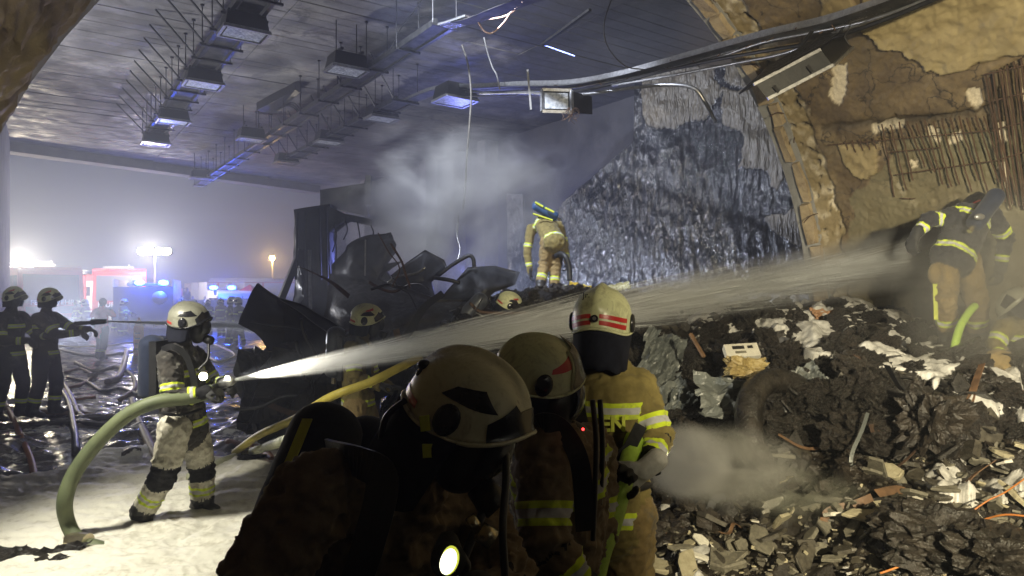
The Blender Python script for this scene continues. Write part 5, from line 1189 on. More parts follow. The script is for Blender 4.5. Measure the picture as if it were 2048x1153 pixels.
hand(P4, PX(1294, 936, 2.64), (-.68, -.02, -.55), (-.45, .8, .05), .85, 'glove_pale', 1.02, .005, side=1); hand(P4, J['wrL'], (.8, 0, -.2), (0, .8, -.4), 1.2, 'glove_black', 1.1)

# ---- fire fighter behind the jet, with yellow helmet
J = dict(head=PX(736, 645, 7.0), neck=PX(722, 675, 7.0), chest=PX(716, 712, 7.0), pelvis=PX(716, 800, 7.0), shR=PX(706, 696, 6.82), elR=PX(708, 755, 6.72), wrR=PX(757, 772, 6.78), shL=PX(732, 696, 7.2), elL=PX(745, 755, 7.25), wrL=PX(780, 775, 7.1))
pv = J['pelvis']; J.update(hiR=pv+Vector((0, -.1, -.05)), hiL=pv+Vector((.03, .1, -.05)), knR=pv+Vector((.03, -.14, -.46)), knL=pv+Vector((.14, .14, -.44)), anR=pv+Vector((-.08, -.14, -pv.z+.09)), anL=pv+Vector((.1, .16, -pv.z+.09)))
J['toR'] = J['anR']+Vector((.17, -.02, -.04)); J['toL'] = J['anL']+Vector((.17, .02, -.04))
P5, o, J = person('fire fighter in ochre suit standing behind the water jet by the dark wreck', J, dict(jacket='jacket_tan', trousers='trousers_tan'), .017, seed=31, pads=False)
fw = Vector((.93, .05, -.15)); up = Vector((.15, 0, 1)); hc = J['head']+Vector((-.01, 0, .03)); helmet(P5, hc, fw, up, 'helmet_yellow', 1.0, 'side'); neck_guard(P5, hc, fw, up, .12); breathing_mask(P5, J['head']+Vector((.02, 0, -.01)), fw, up, 1.0, J['chest']+Vector((.15, -.1, 0)))
tank(P5, PX(672, 668, 7.0), PX(668, 745, 7.0), .095, 'tank_steel', False); m = MB(); m.box(PX(686, 715, 7.0), (.05, .3, .45)); m.build('carrying_frame', MT['mask_rubber'], P5)
strap(P5, [PX(690, 680, 6.85), PX(712, 678, 6.74), PX(735, 700, 6.80), PX(738, 760, 6.85)], .05, up=(0, -1, 0)); hand(P5, J['wrR'], (.9, 0, 0), (0, 0, -1), 1, 'glove_black', 1.1, .012); hand(P5, J['wrL'], (.9, -.2, 0), (0, 0, -1), 1, 'glove_black', 1.1, .012, side=-1)

# ---- crouching one behind the jet on the heap
J = jp(9.2, head=(1018, 612, 0), neck=(990, 632, 0), chest=(965, 655, 0), pelvis=(915, 712, .1), shR=(975, 650, -.2), elR=(1005, 690, -.25), wrR=(1040, 700, -.2), shL=(985, 645, .2), elL=(1020, 670, .3), wrL=(1050, 690, .2), hiR=(918, 722, 0), knR=(960, 735, -.2), anR=(925, 790, -.15), toR=(952, 797, -.15), hiL=(925, 718, .25), knL=(975, 730, .35), anL=(940, 775, .4), toL=(968, 780, .4))
P6, o, J = person('crouching fire fighter half veiled by the water jet at the left end of the heap', J, dict(jacket='jacket_tan', trousers='trousers_tan'), .022, seed=33, pads=False)
fw = Vector((.85, .2, -.5)); up = Vector((.45, 0, .85)); helmet(P6, J['head']+Vector((0, 0, .02)), fw, up, 'helmet_yellow', 1.05, 'side', True); neck_guard(P6, J['head'], fw, up, .12); breathing_mask(P6, J['head'], fw, up, 1)
tank(P6, PX(962, 600, 9.1), PX(915, 648, 9.1), .11, 'tank_steel', False); hand(P6, J['wrR'], (.9, 0, 0), (0, 0, -1), 1, 'glove_black', 1.1, .014); hand(P6, J['wrL'], (.9, -.2, 0), (0, 0, -1), 1, 'glove_black', 1.1, .014, side=-1)

# ---- bending one on top of the heap
J = jp(11.6, head=(1098, 455, .86), neck=(1088, 444, .62), chest=(1090, 448, .40), pelvis=(1106, 480, 0), shL=(1062, 458, .46), elL=(1054, 504, .42), wrL=(1060, 545, .4), shR=(1118, 452, .62), elR=(1130, 492, .62), wrR=(1134, 525, .5), hiL=(1094, 486, 0), knL=(1088, 530, .08), anL=(1080, 572, -.1), toL=(1076, 578, .08), hiR=(1115, 486, .02), knR=(1112, 530, .12), anR=(1108, 578, .05), toR=(1118, 582, .22))
P7, o, J = person('fire fighter bending away on top of the heap with a blue and yellow air cylinder', J, dict(jacket='jacket_tan', trousers='trousers_tan'), .022, seed=41, pads=False)
fw = Vector((.3, .6, -.7)); up = Vector((.1, .6, .6)); helmet(P7, J['head'], fw, up, 'helmet_black', 1.0, 'side', False); neck_guard(P7, J['head'], fw, up, .12)
simple('tank_blue', (.02, .05, .13), (.04, .09, .2), .4)
c_ = tank(P7, PX(1072, 412, 11.75), PX(1110, 434, 11.85), .085, 'tank_blue', False); 
for k in (0, 1): 
    m = MB(); m.bar(PX(1070+k*20, 405+k*11, 11.64), PX(1086+k*22, 414+k*11, 11.68), .035, .02, (0, -1, .6)); m.build('cylinder_band', MT['strap_yellow'], c_)
m = MB(); m.bar(PX(1066, 428, 11.66), PX(1105, 441, 11.74), .025, .02, (0, -1, .6)); m.build('cylinder_band', MT['strap_yellow'], c_)
hand(P7, J['wrL'], (0, .2, -1), (1, 0, 0), .8, 'glove_black', 1.1, .014); hand(P7, J['wrR'], (0, .2, -1), (-1, 0, 0), .8, 'glove_black', 1.1, .014, side=-1)
wire('suction_hose', [PX(1112,512,11.4), PX(1122,508,11.3), PX(1132,515,11.2), PX(1138,535,11.2), PX(1140,562,11.2)], .045, MT['black_rubber'], 'short black hose arching beside the fire fighter on top of the heap', 'hose')

# ---- right, on the heap under the vault wall
J = jp(6.55, head=(1952, 418, .42), neck=(1945, 425, .22), chest=(1938, 440, .10), pelvis=(1910, 505, 0), shL=(1908, 432, .10), elL=(1858, 440, .02), wrL=(1832, 470, -.05), shR=(1982, 428, .15), elR=(2012, 478, .25), wrR=(2000, 540, .3), hiL=(1893, 520, -.02), knL=(1890, 600, -.15), anL=(1897, 668, 0), toL=(1890, 682, -.16), hiR=(1934, 522, .06), knR=(1952, 602, -.05), anR=(1955, 672, .1), toR=(1952, 690, -.06))
P8, o, J = person('fire fighter in tan trousers bending beside the vault wall with one arm stretched out', J, dict(jacket='jacket_black', trousers='trousers_tan'), .0145, seed=47, pads=False)
fw = Vector((.1, .8, -.5)); up = Vector((.1, .5, .8)); helmet(P8, J['head'], fw, up, 'helmet_black', 1.0, 'side', True); neck_guard(P8, J['head'], fw, up, .14)
tank(P8, PX(1992, 392, 6.45), PX(1950, 448, 6.35), .078, 'tank_cover', False); m = MB(); m.ell(PX(1959, 434, 6.22), (.05, .02, .03)); m.build('steel_badge', MT['galvanised'], P8, True)
m = MB(); m.bar(PX(1870, 560, 6.42), PX(1872, 640, 6.38), .035, .015, (-.5, -1, 0)); m.build('leg_stripe', MT['strap_yellow'], P8)
m = MB(); m.ell(PX(1870, 548, 6.42), (.06, .06, .10)); m.build('thigh_pocket', fabric('pocket_tan', (.12, .085, .035), (.22, .16, .07)), P8, True)
hand(P8, J['wrL'], (-.4, -.1, -.8), (.6, .3, 0), .8, 'glove_black', 1.15, .009); hand(P8, J['wrR'], (0, .1, -1), (-1, 0, 0), .8, 'glove_black', 1.1, .009, side=-1)
J = jp(6.0, head=(2032, 612, .15), neck=(2034, 640, .18), chest=(2036, 668, .2), pelvis=(2030, 720, .25), shL=(2010, 655, .1), elL=(1990, 690, .05), wrL=(2005, 722, -.1), shR=(2066, 660, .2), elR=(2090, 700, .1), wrR=(2070, 735, -.05), hiL=(2016, 728, .2), knL=(1998, 722, -.1), anL=(2005, 770, .05), toL=(1995, 780, -.1), hiR=(2045, 728, .3), knR=(2062, 725, -.1), anR=(2060, 775, .1), toR=(2056, 785, -.05))
P9, o, J = person('kneeling fire fighter half hidden in mist at the right edge beside the standing legs', J, dict(jacket='jacket_tan', trousers='trousers_tan'), .02, seed=51, pads=False)
fw = Vector((-.3, .4, -.8)); up = Vector((-.2, .6, .5)); helmet(P9, J['head'], fw, up, 'helmet_dimmed', 1.0, 'side', False); neck_guard(P9, J['head'], fw, up, .14)
hand(P9, J['wrL'], (0, -.2, -1), (1, 0, 0), .8, 'glove_black', 1.1, .012); hand(P9, J['wrR'], (0, -.2, -1), (-1, 0, 0), .8, 'glove_black', 1.1, .012, side=-1)
wire('thin_hose', [PX(1905,735,6.1), PX(1908,700,6.15), PX(1920,655,6.2), PX(1938,625,6.25), PX(1950,612,6.3)], .035, simple('lime_hose', (.30, .48, .04), (.46, .66, .10), .5, 0, 30, .3, .002, 200), 'lime hose arching between the legs of the fire fighter at the right', 'hose')

# ---- two at the far left with the thin jet
def stand(label, d, px_, head_y, foot_y, mats, fwd=(1, 0), arms='down', seed=0, vox=.025, helm='helmet_yellow', group=None, lean=0, style='side'):
    b = Vector(((px_-1024)/F*d, d, 0)); f = Vector((fwd[0], fwd[1], 0)).normalized(); r = Vector((f.y, -f.x, 0)); H = CH-(head_y-HZ)/F*d; k = H/1.86
    g = lambda rr, ff, z: b+r*rr*k+f*(ff+lean*z)*k+Vector((0, 0, z*k))
    J = dict(head=g(0, .05, 1.68), neck=g(0, .0, 1.52), chest=g(0, -.01, 1.32), pelvis=g(0, 0, .95), shL=g(-.19, 0, 1.44), shR=g(.19, 0, 1.44), hiL=g(-.1, 0, .90), hiR=g(.1, 0, .90), knL=g(-.13, .07, .5), knR=g(.12, -.02, .5), anL=g(-.14, .02, .10), anR=g(.13, -.12, .10), toL=g(-.15, .2, .05), toR=g(.15, .05, .05))
    if arms == 'down': J.update(elL=g(-.27, -.03, 1.15), elR=g(.27, -.03, 1.15), wrL=g(-.25, .1, .9), wrR=g(.25, .1, .9))
    elif arms == 'hold': J.update(elL=g(-.25, .18, 1.15), elR=g(.26, .1, 1.12), wrL=g(-.12, .48, 1.18), wrR=g(.10, .36, 1.12))
    elif arms == 'reach': J.update(elL=g(-.2, .28, 1.25), elR=g(.2, .26, 1.2), wrL=g(-.1, .55, 1.26), wrR=g(.06, .52, 1.22))
    elif arms == 'up': J.update(elL=g(-.40, .05, 1.32), elR=g(.40, .05, 1.32), wrL=g(-.2, .15, 1.45), wrR=g(.2, .15, 1.45))
    root, o, J = person(label, J, mats, vox, group, seed=seed, pads=False, wr_amp=.8)
    if helm: helmet(root, J['head']+Vector((0, 0, .04)), (f.x, f.y, -.1), (0, 0, 1), helm, 1.0, style, vox < .027); neck_guard(root, J['head']+Vector((0, 0, .04)), (f.x, f.y, -.1), (0, 0, 1), .1)
    else:
        m = MB(); m.ell(J['head']+Vector((0, 0, .03)), (.1, .1, .115)); m.build('cap', MT['hood_navy'], root, True)
    hand(root, J['wrL'], (f*.8+Vector((0, 0, -.3))), (0, 0, -1), .9, 'glove_black', 1.05, .016, side=-1); hand(root, J['wrR'], (f*.8+Vector((0, 0, -.3))), (0, 0, -1), .9, 'glove_black', 1.05, .016)
    return root, J
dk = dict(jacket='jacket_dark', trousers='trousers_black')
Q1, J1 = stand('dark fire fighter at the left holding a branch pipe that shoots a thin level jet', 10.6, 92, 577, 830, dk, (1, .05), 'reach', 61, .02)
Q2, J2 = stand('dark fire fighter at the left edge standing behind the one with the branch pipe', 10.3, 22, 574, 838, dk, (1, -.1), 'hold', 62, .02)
NP = thing('branch_pipe', PX(175, 645, 10.5), 'dark branch pipe held level by the fire fighter at the left', 'nozzle'); m = MB(); a = PX(150, 648, 10.5); b = PX(212, 643, 10.5); m.tube([a, a+(b-a)*.5, a+(b-a)*.55, b], [.035, .03, .05, .035], 14); m.build('barrel', MT['mask_rubber'], NP, True)
Q3, J3 = stand('person in a red jacket and dark trousers standing among the hoses outside', 19.4, 203, 594, 718, dict(jacket='jacket_red', trousers='trousers_black'), (.3, 1), 'up', 63, .03, None)
far = [(461, 25.0, 595, (1, .2), 'hold', 'dark fire fighter standing right of the red jacket group, lit ground behind the legs'), (478, 24.2, 596, (-1, .3), 'down', 'dark fire fighter just left of the bent black sheet'), (442, 29, 598, (0, -1), 'down', 'fire fighter farther back left of the pair near the bent sheet'),
       (415, 30, 600, (.5, -1), 'down', 'fire fighter in front of the white fence near the small beacons'), (365, 31, 598, (0, -1), 'down', 'fire fighter before the fence right of the vehicle with two beacons'), (246, 30, 600, (1, 0), 'hold', 'fire fighter between the big truck front and the vehicle with two beacons'),
       (232, 33, 602, (1, -.5), 'down', 'fire fighter right behind the person in the red jacket'), (172, 29, 601, (-1, 0), 'hold', 'fire fighter left of the person in the red jacket by the red truck'), (156, 31, 603, (0, -1), 'down', 'fire fighter in front of the red truck cab'), (386, 34, 601, (1, 0), 'down', 'fire fighter far behind in front of the fence centre')]
for i, (px_, d, hy, fw_, ar, lb) in enumerate(far): stand(lb, d, px_, hy, 0, dict(jacket='jacket_tan' if i % 3 == 2 else 'jacket_dark', trousers='trousers_black'), fw_, ar, 70+i, .04, 'helmet_yellow', 'crew standing outside the tunnel')
# ================================================================ outside: vehicles, masts, fence
def paint(name, c1, c2, r=.3): simple(name, c1, c2, r, 0, 1.5, .08, .002, 30, .4)
paint('paint_red', (.42, .012, .012), (.50, .03, .02)); paint('paint_white', (.62, .62, .62), (.74, .74, .74)); paint('paint_dark', (.02, .02, .025), (.04, .04, .045)); paint('paint_blue', (.03, .06, .3), (.05, .09, .4)); paint('paint_silver', (.35, .36, .38), (.5, .5, .52), .35)
emis('beacon_blue', (.015, .10, 1), 90); emis('head_lamp', (1, .97, .85), 25); emis('lit_window', (.35, .5, 1), .12); emis('lit_sign', (.85, .9, 1), .9); emis('flood_white', (1, .88, .58), 60); emis('street_orange', (1, .62, .16), 260); emis('tail_red', (1, .04, .03), 4)
def zrot(a): return Matrix.Rotation(a, 3, 'Z')
def truck(base, yaw, L, W_, H, label, name='fire_truck', cab='paint_red', box='paint_red', cabL=2.0, beacons=2, sign=None, lit=False, stripe='paint_white', front_beacon_h=.18):
    """local x = forward, y = left"""
    M = zrot(yaw); r = thing(name, base, label, 'fire truck' if name == 'fire_truck' else 'vehicle'); g = lambda x, y, z: Vector(base)+M@Vector((x, y, z)); G = .45
    # cab with raked windscreen
    m = MB(); pr = [(L/2-cabL, G), (L/2, G), (L/2+.02, 1.35), (L/2-.22, H-.15), (L/2-.45, H), (L/2-cabL, H)]
    m.prism([g(x, -W_/2, z) for x, z in pr], M@Vector((0, W_, 0))); cb = m.build('cab', MT[cab], r)
    m = MB(); m.prism([g(x, -W_/2+.18, z) for x, z in [(L/2+.035, 1.45), (L/2-.175, H-.35), (L/2-.20, H-.35), (L/2, 1.45)]], M@Vector((0, W_-.36, 0))); m.build('windscreen', MT['lit_window'] if lit else MT['visor_glass'], cb)
    for s in (-1, 1):
        for (x0, x1) in ((L/2-.95, L/2-.30), (L/2-1.75, L/2-1.05)):
            m = MB(); m.box(g((x0+x1)/2, s*(W_/2+.004), (1.45+H-.4)/2), (x1-x0, .015, H-.4-1.45), M); m.build('side_window', MT['visor_glass'], cb)
            m = MB(); m.box(g((x0+x1)/2, s*(W_/2+.003), .98), (x1-x0+.04, .012, .75), M); dr = m.build('door', MT[cab], cb)
        m = MB(); m.box(g(L/2-.05, s*(W_/2+.18), 1.95), (.12, .12, .42), M); m.bar(g(L/2-.1, s*W_/2, 2.1), g(L/2-.05, s*(W_/2+.18), 2.1), .03, .03); m.build('mirror', MT['paint_dark'], cb)
        m = MB(); m.box(g(L/2+.035, s*(W_/2-.32), .78), (.05, .34, .2), M); m.build('headlight', MT['head_lamp'] if lit else MT['lamp_glass'], cb)
    m = MB(); m.box(g(L/2+.05, 0, .56), (.16, W_, .26), M); m.build('bumper', MT[stripe], r); m = MB(); m.box(g(L/2+.03, 0, 1.12), (.03, W_-.5, .32), M); m.build('grille', MT['paint_dark'], cb)
    bl = L-cabL-.06; xc = -L/2+bl/2; m = MB(); m.box(g(xc, 0, (G+.1+H+.05)/2), (bl, W_, H-G-.05), M); bx_ = m.build('body_box', MT[box], r)
    nsh = max(2, int(bl/1.3))
    for s in (-1, 1):
        for i in range(nsh):
            x0 = -L/2+.08+i*(bl-.1)/nsh; m = MB(); m.box(g(x0+(bl-.1)/nsh/2, s*(W_/2+.006), 1.75), ((bl-.1)/nsh-.1, .02, 1.45), M); m.build('roller_shutter', MT['paint_silver'], bx_)
        m = MB(); m.box(g(xc, s*(W_/2+.008), .86), (bl-.05, .012, .16), M); m.build('side_stripe', MT[stripe], bx_)
    m = MB(); m.box(g(xc, 0, H+.16), (bl*.8, W_*.6, .12), M); m.bar(g(-L/2+.3, .5, H+.3), g(L/2-cabL-.2, .5, H+.3), .08, .08); m.build('roof_gear', MT['paint_silver'], r)
    for x in (L/2-.95, -L/2+1.3):
        for s in (-1, 1):
            m = MB(); c = g(x, s*(W_/2-.17), .48); ax = M@Vector((0, .15, 0)); m.tube([c-ax, c+ax], .48, 20); wh = m.build('wheel', MT['black_rubber'], r, False); m = MB(); m.tube([c-ax*1.05, c+ax*1.05], .26, 14); m.build('rim', MT['paint_silver'], wh)
    for k in range(beacons):
        s = -1 if k == 0 else 1; m = MB(); c = g(L/2-.5, s*W_*.36, H+front_beacon_h); m.tube([c, c+Vector((0, 0, .16))], .11, 12); m.build('beacon', MT['beacon_blue'], r)
    if sign: text(cb, sign[0], g(L/2+.07, 0, sign[1]), sign[2], M@Vector((0, 1, 0)), (0, 0, 1), sign[3], 'lettering', .005, .004)
    return r
def yawto(px, d, extra=0): return math.atan2(-d, -(px-1024)/F*d)+extra
def gnd(px, d): return Vector(((px-1024)/F*d, d, 0))
T1 = truck(gnd(62, 33), yawto(62, 33, .22), 7.2, 2.5, 3.05, 'big red and white fire truck behind the two dark figures under the flood light', cab='paint_red', box='paint_white', sign=('FEUERWEHR', 1.45, .30, 'paint_white'), beacons=0, lit=False)
T2 = truck(gnd(138, 36), yawto(138, 36, -.35), 6.5, 2.4, 2.75, 'red truck cab with a lit window beyond the left silhouettes', cab='paint_red', box='paint_red', beacons=0, lit=True)
T3 = truck(gnd(236, 40), yawto(236, 40, .02), 8, 2.5, 3.15, 'fire truck facing the tunnel with blue lit windscreen and FEUERWEHR lettering', cab='paint_red', box='paint_white', sign=('FEUERWEHR', 1.22, .36, 'lit_sign'), beacons=0, lit=True)
T4 = truck(gnd(304, 34), yawto(304, 34, math.pi-.1), 6.8, 2.4, 2.10, 'dark fire vehicle seen from the rear with two blazing blue beacons', cab='paint_red', box='paint_dark', beacons=0)
for px_ in (279, 327):
    a = PX(px_, 566, 30.6); m = MB(); m.ell(a, (.22, .14, .11)); m.build('beacon', MT['beacon_blue'], T4, True)
m = MB(); m.tube([PX(319, 596, 30.4), PX(319, 596, 30.2)], .30, 24); m.build('hose_reel', MT['paint_silver'], T4, True)
T5 = truck(gnd(446, 40), yawto(446, 40, .3), 5.4, 2.1, 1.98, 'white emergency van with blue beacons behind the fence', name='emergency_van', cab='paint_white', box='paint_white', beacons=0, lit=True, stripe='paint_red')
for px_, r_ in ((427, .17), (463, .17)):
    m = MB(); m.ell(PX(px_, 576, 37.1), (r_+.06, .12, .11)); m.build('beacon', MT['beacon_blue'], T5, True)
T6 = truck(gnd(408, 46), yawto(408, 46, -.3), 5.4, 2.1, 1.9, 'distant dark van with a single blue beacon left of the white van', name='emergency_van', cab='paint_dark', box='paint_dark', beacons=0)
m = MB(); m.ell(PX(403, 580, 43.3), (.17, .12, .10)); m.build('beacon', MT['beacon_blue'], T6, True)
T7 = truck(gnd(548, 44), yawto(548, 44, 1.3), 9, 2.5, 2.45, 'long red truck standing crosswise beneath the orange street lamp', cab='paint_red', box='paint_red', beacons=0)
# red tent roof
m = MB(); c0_ = PX(480, 588, 40); c1_ = PX(520, 588, 40); zz = Vector((0, 0, .55)); vs = [c0_+Vector((0, -1, 0)), c1_+Vector((0, -1, 0)), c1_+Vector((0, 1, 0)), c0_+Vector((0, 1, 0)), (c0_+c1_)/2+zz]; m.add(vs, [(0, 1, 4), (1, 2, 4), (2, 3, 4), (3, 0, 4), (3, 2, 1, 0)]); tt_ = thing('red_tent', gnd(500, 40), 'small red pointed tent roof between the white van and the long red truck', 'tent'); m.build('tent_roof', MT['paint_red'], tt_)
for v_ in vs[:4]: m = MB(); m.bar(v_, Vector((v_.x, v_.y, 0)), .06, .06); m.build('pole', MT['paint_silver'], tt_)
# fence / barrier panels
FN = thing('site_fence', gnd(440, 35), 'pale mesh fence of white sheeted panels running behind the crew outside', 'fence')
for i in range(9):
    x0 = 335+i*25; a = gnd(x0, 35.5); b = gnd(x0+24, 35.5); m = MB(); m.box((a+b)/2+Vector((0, 0, .95)), ((b-a).length, .04, 1.1)); m.build('panel', MT['paint_white'] if i % 3 else MT['paint_silver'], FN)
    m = MB(); m.bar(a, a+Vector((0, 0, 1.7)), .06, .06); m.build('post', MT['galvanised'], FN)
def mast(name, px, py, d, label, lamps, mat, r=.06, cat='light mast'):
    hk = 1.1 if cat == 'light mast' else 1.0
    top = PX(px, py, d); b = Vector((top.x, top.y, 0)); rt = thing(name, b, label, cat); m = MB(); m.tube([b, b+(top-b)*.5, top], [r*1.5, r*1.2, r], 10); m.build('mast', MT['galvanised'], rt)
    for dx in lamps:
        m = MB(); m.box(top+Vector((dx, .05, .05)), (.34*hk, .16, .30*hk)); hs = m.build('lamp_head', MT['paint_dark'], rt); m = MB(); m.ell(top+Vector((dx, -.08, .05)), (.20*hk, .05, .17*hk), None, 16, 10); m.build('lens', MT[mat], hs)
    m = MB(); m.bar(top+Vector((min(lamps)-.1, 0, -.1)), top+Vector((max(lamps)+.1, 0, -.1)), .06, .06); m.build('cross_arm', MT['galvanised'], rt); return rt
mast('light_mast', 50, 529, 31, 'telescopic mast with glaring warm flood lamps at the far left', (-.3, .3), 'flood_white')
mast('light_mast', 310, 505, 37, 'tall telescopic mast with a broad cluster of flood lamps above the truck with beacons', (-.7, -.25, .25, .7), 'flood_white')
mast('street_lamp', 545, 518, 52, 'slim street lamp post with an orange light beside the wreck', (0,), 'street_orange', .08, 'street lamp')
# upright orange ladder board and cone like item
simple('orange_board', (.6, .22, .05), (.75, .33, .1), .5); OB = thing('orange_board', GP(275, 710), 'upright orange board with dark slots leaning behind the fire fighter with the green hose', 'board')
m = MB(); a = GP(275, 712); m.prism([a+Vector((-.14, 0, 0)), a+Vector((.16, 0, 0)), a+Vector((.14, 0, .85)), a+Vector((.02, 0, 1.15)), a+Vector((-.12, 0, .85))], Vector((0, .1, 0))); m.build('board', MT['orange_board'], OB)
for k in range(4): m = MB(); m.box(a+Vector((0, -.004, .2+k*.16)), (.16, .01, .05)); m.build('slot', MT['char'], OB)

# ================================================================ wreck of the burnt lorry
WR = thing('burnt_lorry', PX(620, 900, 9.5)*1.0, 'charred lorry wreck of bent black sheets and a gate like frame, smoking', 'lorry wreck')
def sheet3(name, pts, th, mat, parent, curve=.10, n=16, seed=0, depth=(0, 1, 0)):
    """thick bent plate: polygon outline (photo plan points with own depth) filled by a fan grid and bulged"""
    P = [PX(*p) for p in pts]; c = sum(P, Vector())/len(P); m_ = len(P); rings = 9; vs = []; fs = []
    per = []
    for i in range(m_):
        a, b = P[i], P[(i+1) % m_]; k = max(2, int((a-b).length/.09))
        for q in range(k): per.append(a+(b-a)*q/k)
    K = len(per); dv = Vector(depth)
    for side in (0, 1):
        for r_ in range(rings+1):
            for p in per:
                t = r_/rings; q = c+(p-c)*t; arr = np.array([[q.x*2.1+seed, q.z*2.1, seed]]); dd = curve*(1-t*t)+.10*float(fbm(arr, 3)[0])*curve/.1*.8+.012*float(fbm(arr*4, 2)[0]); vs.append(q+dv*(-dd)+dv*th*side)
    for side in (0, 1):
        o_ = side*(rings+1)*K
        for r_ in range(rings):
            for i in range(K):
                f = (o_+r_*K+i, o_+r_*K+(i+1) % K, o_+(r_+1)*K+(i+1) % K, o_+(r_+1)*K+i); fs.append(f if side else f[::-1])
    for i in range(K): fs.append((rings*K+i, rings*K+(i+1) % K, (2*rings+1)*K+(i+1) % K, (2*rings+1)*K+i))
    return mk(name, vs, fs, MT[mat], parent, True)
# gate like frame
sheet3('corner_post', [(588,420,12),(660,408,12.2),(660,600,12),(640,720,11.8),(590,740,11.8),(560,700,11.8),(588,590,12)], .5, 'burnt_sheet', WR, .12, seed=1)
sheet3('cross_beam', [(655,412,12.1),(690,428,12.4),(740,438,12.8),(745,452,12.8),(700,440,12.5),(668,448,12.1),(655,470,12.1)], .3, 'burnt_sheet', WR, .04, seed=2)
m = MB(); m.bar(PX(560, 605, 11.4), PX(602, 500, 11.6), .10, .10); m.build('diagonal_brace', MT['burnt_sheet'], WR)
m = MB(); m.bar(PX(619, 500, 11.75), PX(622, 690, 11.7), .035, .05); m.build('bright_post', MT['galvanised'], WR)
m = MB(); m.bar(PX(738, 352, 13.5), PX(736, 412, 13.5), .17, .1); m.build('light_post', MT['pale_concrete'], WR)
sheet3('upper_beam', [(640,380,13.6),(730,366,13.8),(735,432,13.6),(640,412,13.4)], .3, 'burnt_sheet', WR, .06, seed=3)
# great bent sheets in the smoke
sheet3('bent_sheet', [(660,560,11),(664,530,11),(690,490,11),(730,472,11.1),(775,462,11.2),(795,490,11.1),(795,505,11.1),(760,525,11),(775,527,11),(806,522,10.9),(775,535,10.9),(770,540,10.9),(780,560,10.9),(850,620,10.6),(870,700,10),(800,740,9.8),(690,720,10.2),(655,640,10.8)], .05, 'burnt_sheet', WR, .35, seed=4)
m = MB(); m.bar(PX(731, 480, 10.55), PX(730, 552, 10.5), .02, .02); m.build('seam_rail', MT['galvanised'], WR)
sheet3('bent_sheet', [(778,552,10.9),(850,500,11.1),(888,520,11.2),(893,533,11.1),(862,565,10.8),(880,640,10.3),(800,640,10.3)], .05, 'burnt_sheet', WR, .15, seed=5)
sheet3('bent_sheet', [(905,570,10.6),(935,535,10.7),(990,532,10.9),(1040,545,10.9),(1030,570,10.6),(990,585,10.4),(960,610,10.2),(900,640,10.0),(860,620,10.2)], .05, 'burnt_sheet', WR, .2, seed=6)
m = MB(); m.tube(spline([PX(876,552,10.5), PX(905,530,10.5), PX(930,515,10.5), PX(941,512,10.5), PX(947,520,10.5), PX(948,534,10.5)], 5), .030, 8); m.build('bent_pipe', MT['burnt_sheet'], WR, True)
m = MB(); m.tube(spline([PX(868,556,10.4), PX(895,560,10.3), PX(920,566,10.3)], 5), .03, 8); m.build('bent_pipe', MT['burnt_sheet'], WR, True)
sheet3('rear_panel', [(660,560,10.4),(760,560,10.4),(880,600,10),(960,600,9.9),(980,660,9.4),(900,720,8.9),(760,800,8.6),(640,800,9),(640,640,10)], .3, 'char', WR, .3, seed=7)
# front box: folded sheet with a pointed corner
sheet3('folded_sheet', [(480,648,8.0),(515,567,8.3),(556,596,8.4),(600,608,8.6),(660,640,8.6),(690,660,8.5),(690,760,8.2),(600,760,8.1),(560,705,8.1),(535,703,8.0),(525,680,8.0),(512,665,8.0)], .06, 'burnt_sheet', WR, .14, seed=8)
sheet3('folded_sheet', [(556,598,8.35),(640,655,8.1),(690,690,8.0),(690,790,7.9),(560,790,8.0),(540,700,8.1)], .06, 'burnt_sheet', WR, .12, seed=9)
def rbox(name, x0, y0, x1, y1, d0, d1, mat, parent, seed):
    a = PX(x0, y0, d0); b = PX(x1, y1, d0); v, f = lump_geo(abs(b.x-a.x)/2, (d1-d0)/2, abs(a.z-b.z)/2, random.Random(seed), .97, 7); c = (a+b)/2+Vector((0, (d1-d0)/2, 0)); return mk(name, [Vector(q)*1.15+c for q in v], f, MT[mat], parent, False)
rbox('tank_block', 482, 712, 560, 850, 8.0, 9.2, 'char', WR, 3); rbox('engine_block', 545, 705, 690, 870, 7.9, 9.6, 'char', WR, 4); rbox('floor_beam', 500, 835, 700, 880, 8.0, 8.6, 'char', WR, 6)
m = MB(); m.tube([PX(508, 850, 7.4), PX(520, 882, 7.2), PX(548, 890, 7.2)], .03, 8); m.build('bent_bracket', MT['dark_steel'], WR)
for i in range(14):
    px_ = rnd.uniform(500, 700); d = rnd.uniform(7.3, 8.0); s = rnd.uniform(.07, .18); p = gnd(px_, d)
    put('wreck_fragment', rnd.choice(LP['char_wet']), p+Vector((0, 0, s*.3)), (s, s*.8, s*.6), (rnd.gauss(0, .5), rnd.gauss(0, .5), rnd.uniform(0, 6)), 'small charred fragment on the ground at the foot of the burnt lorry', 'wreck fragment', 'fragments at the foot of the burnt lorry')

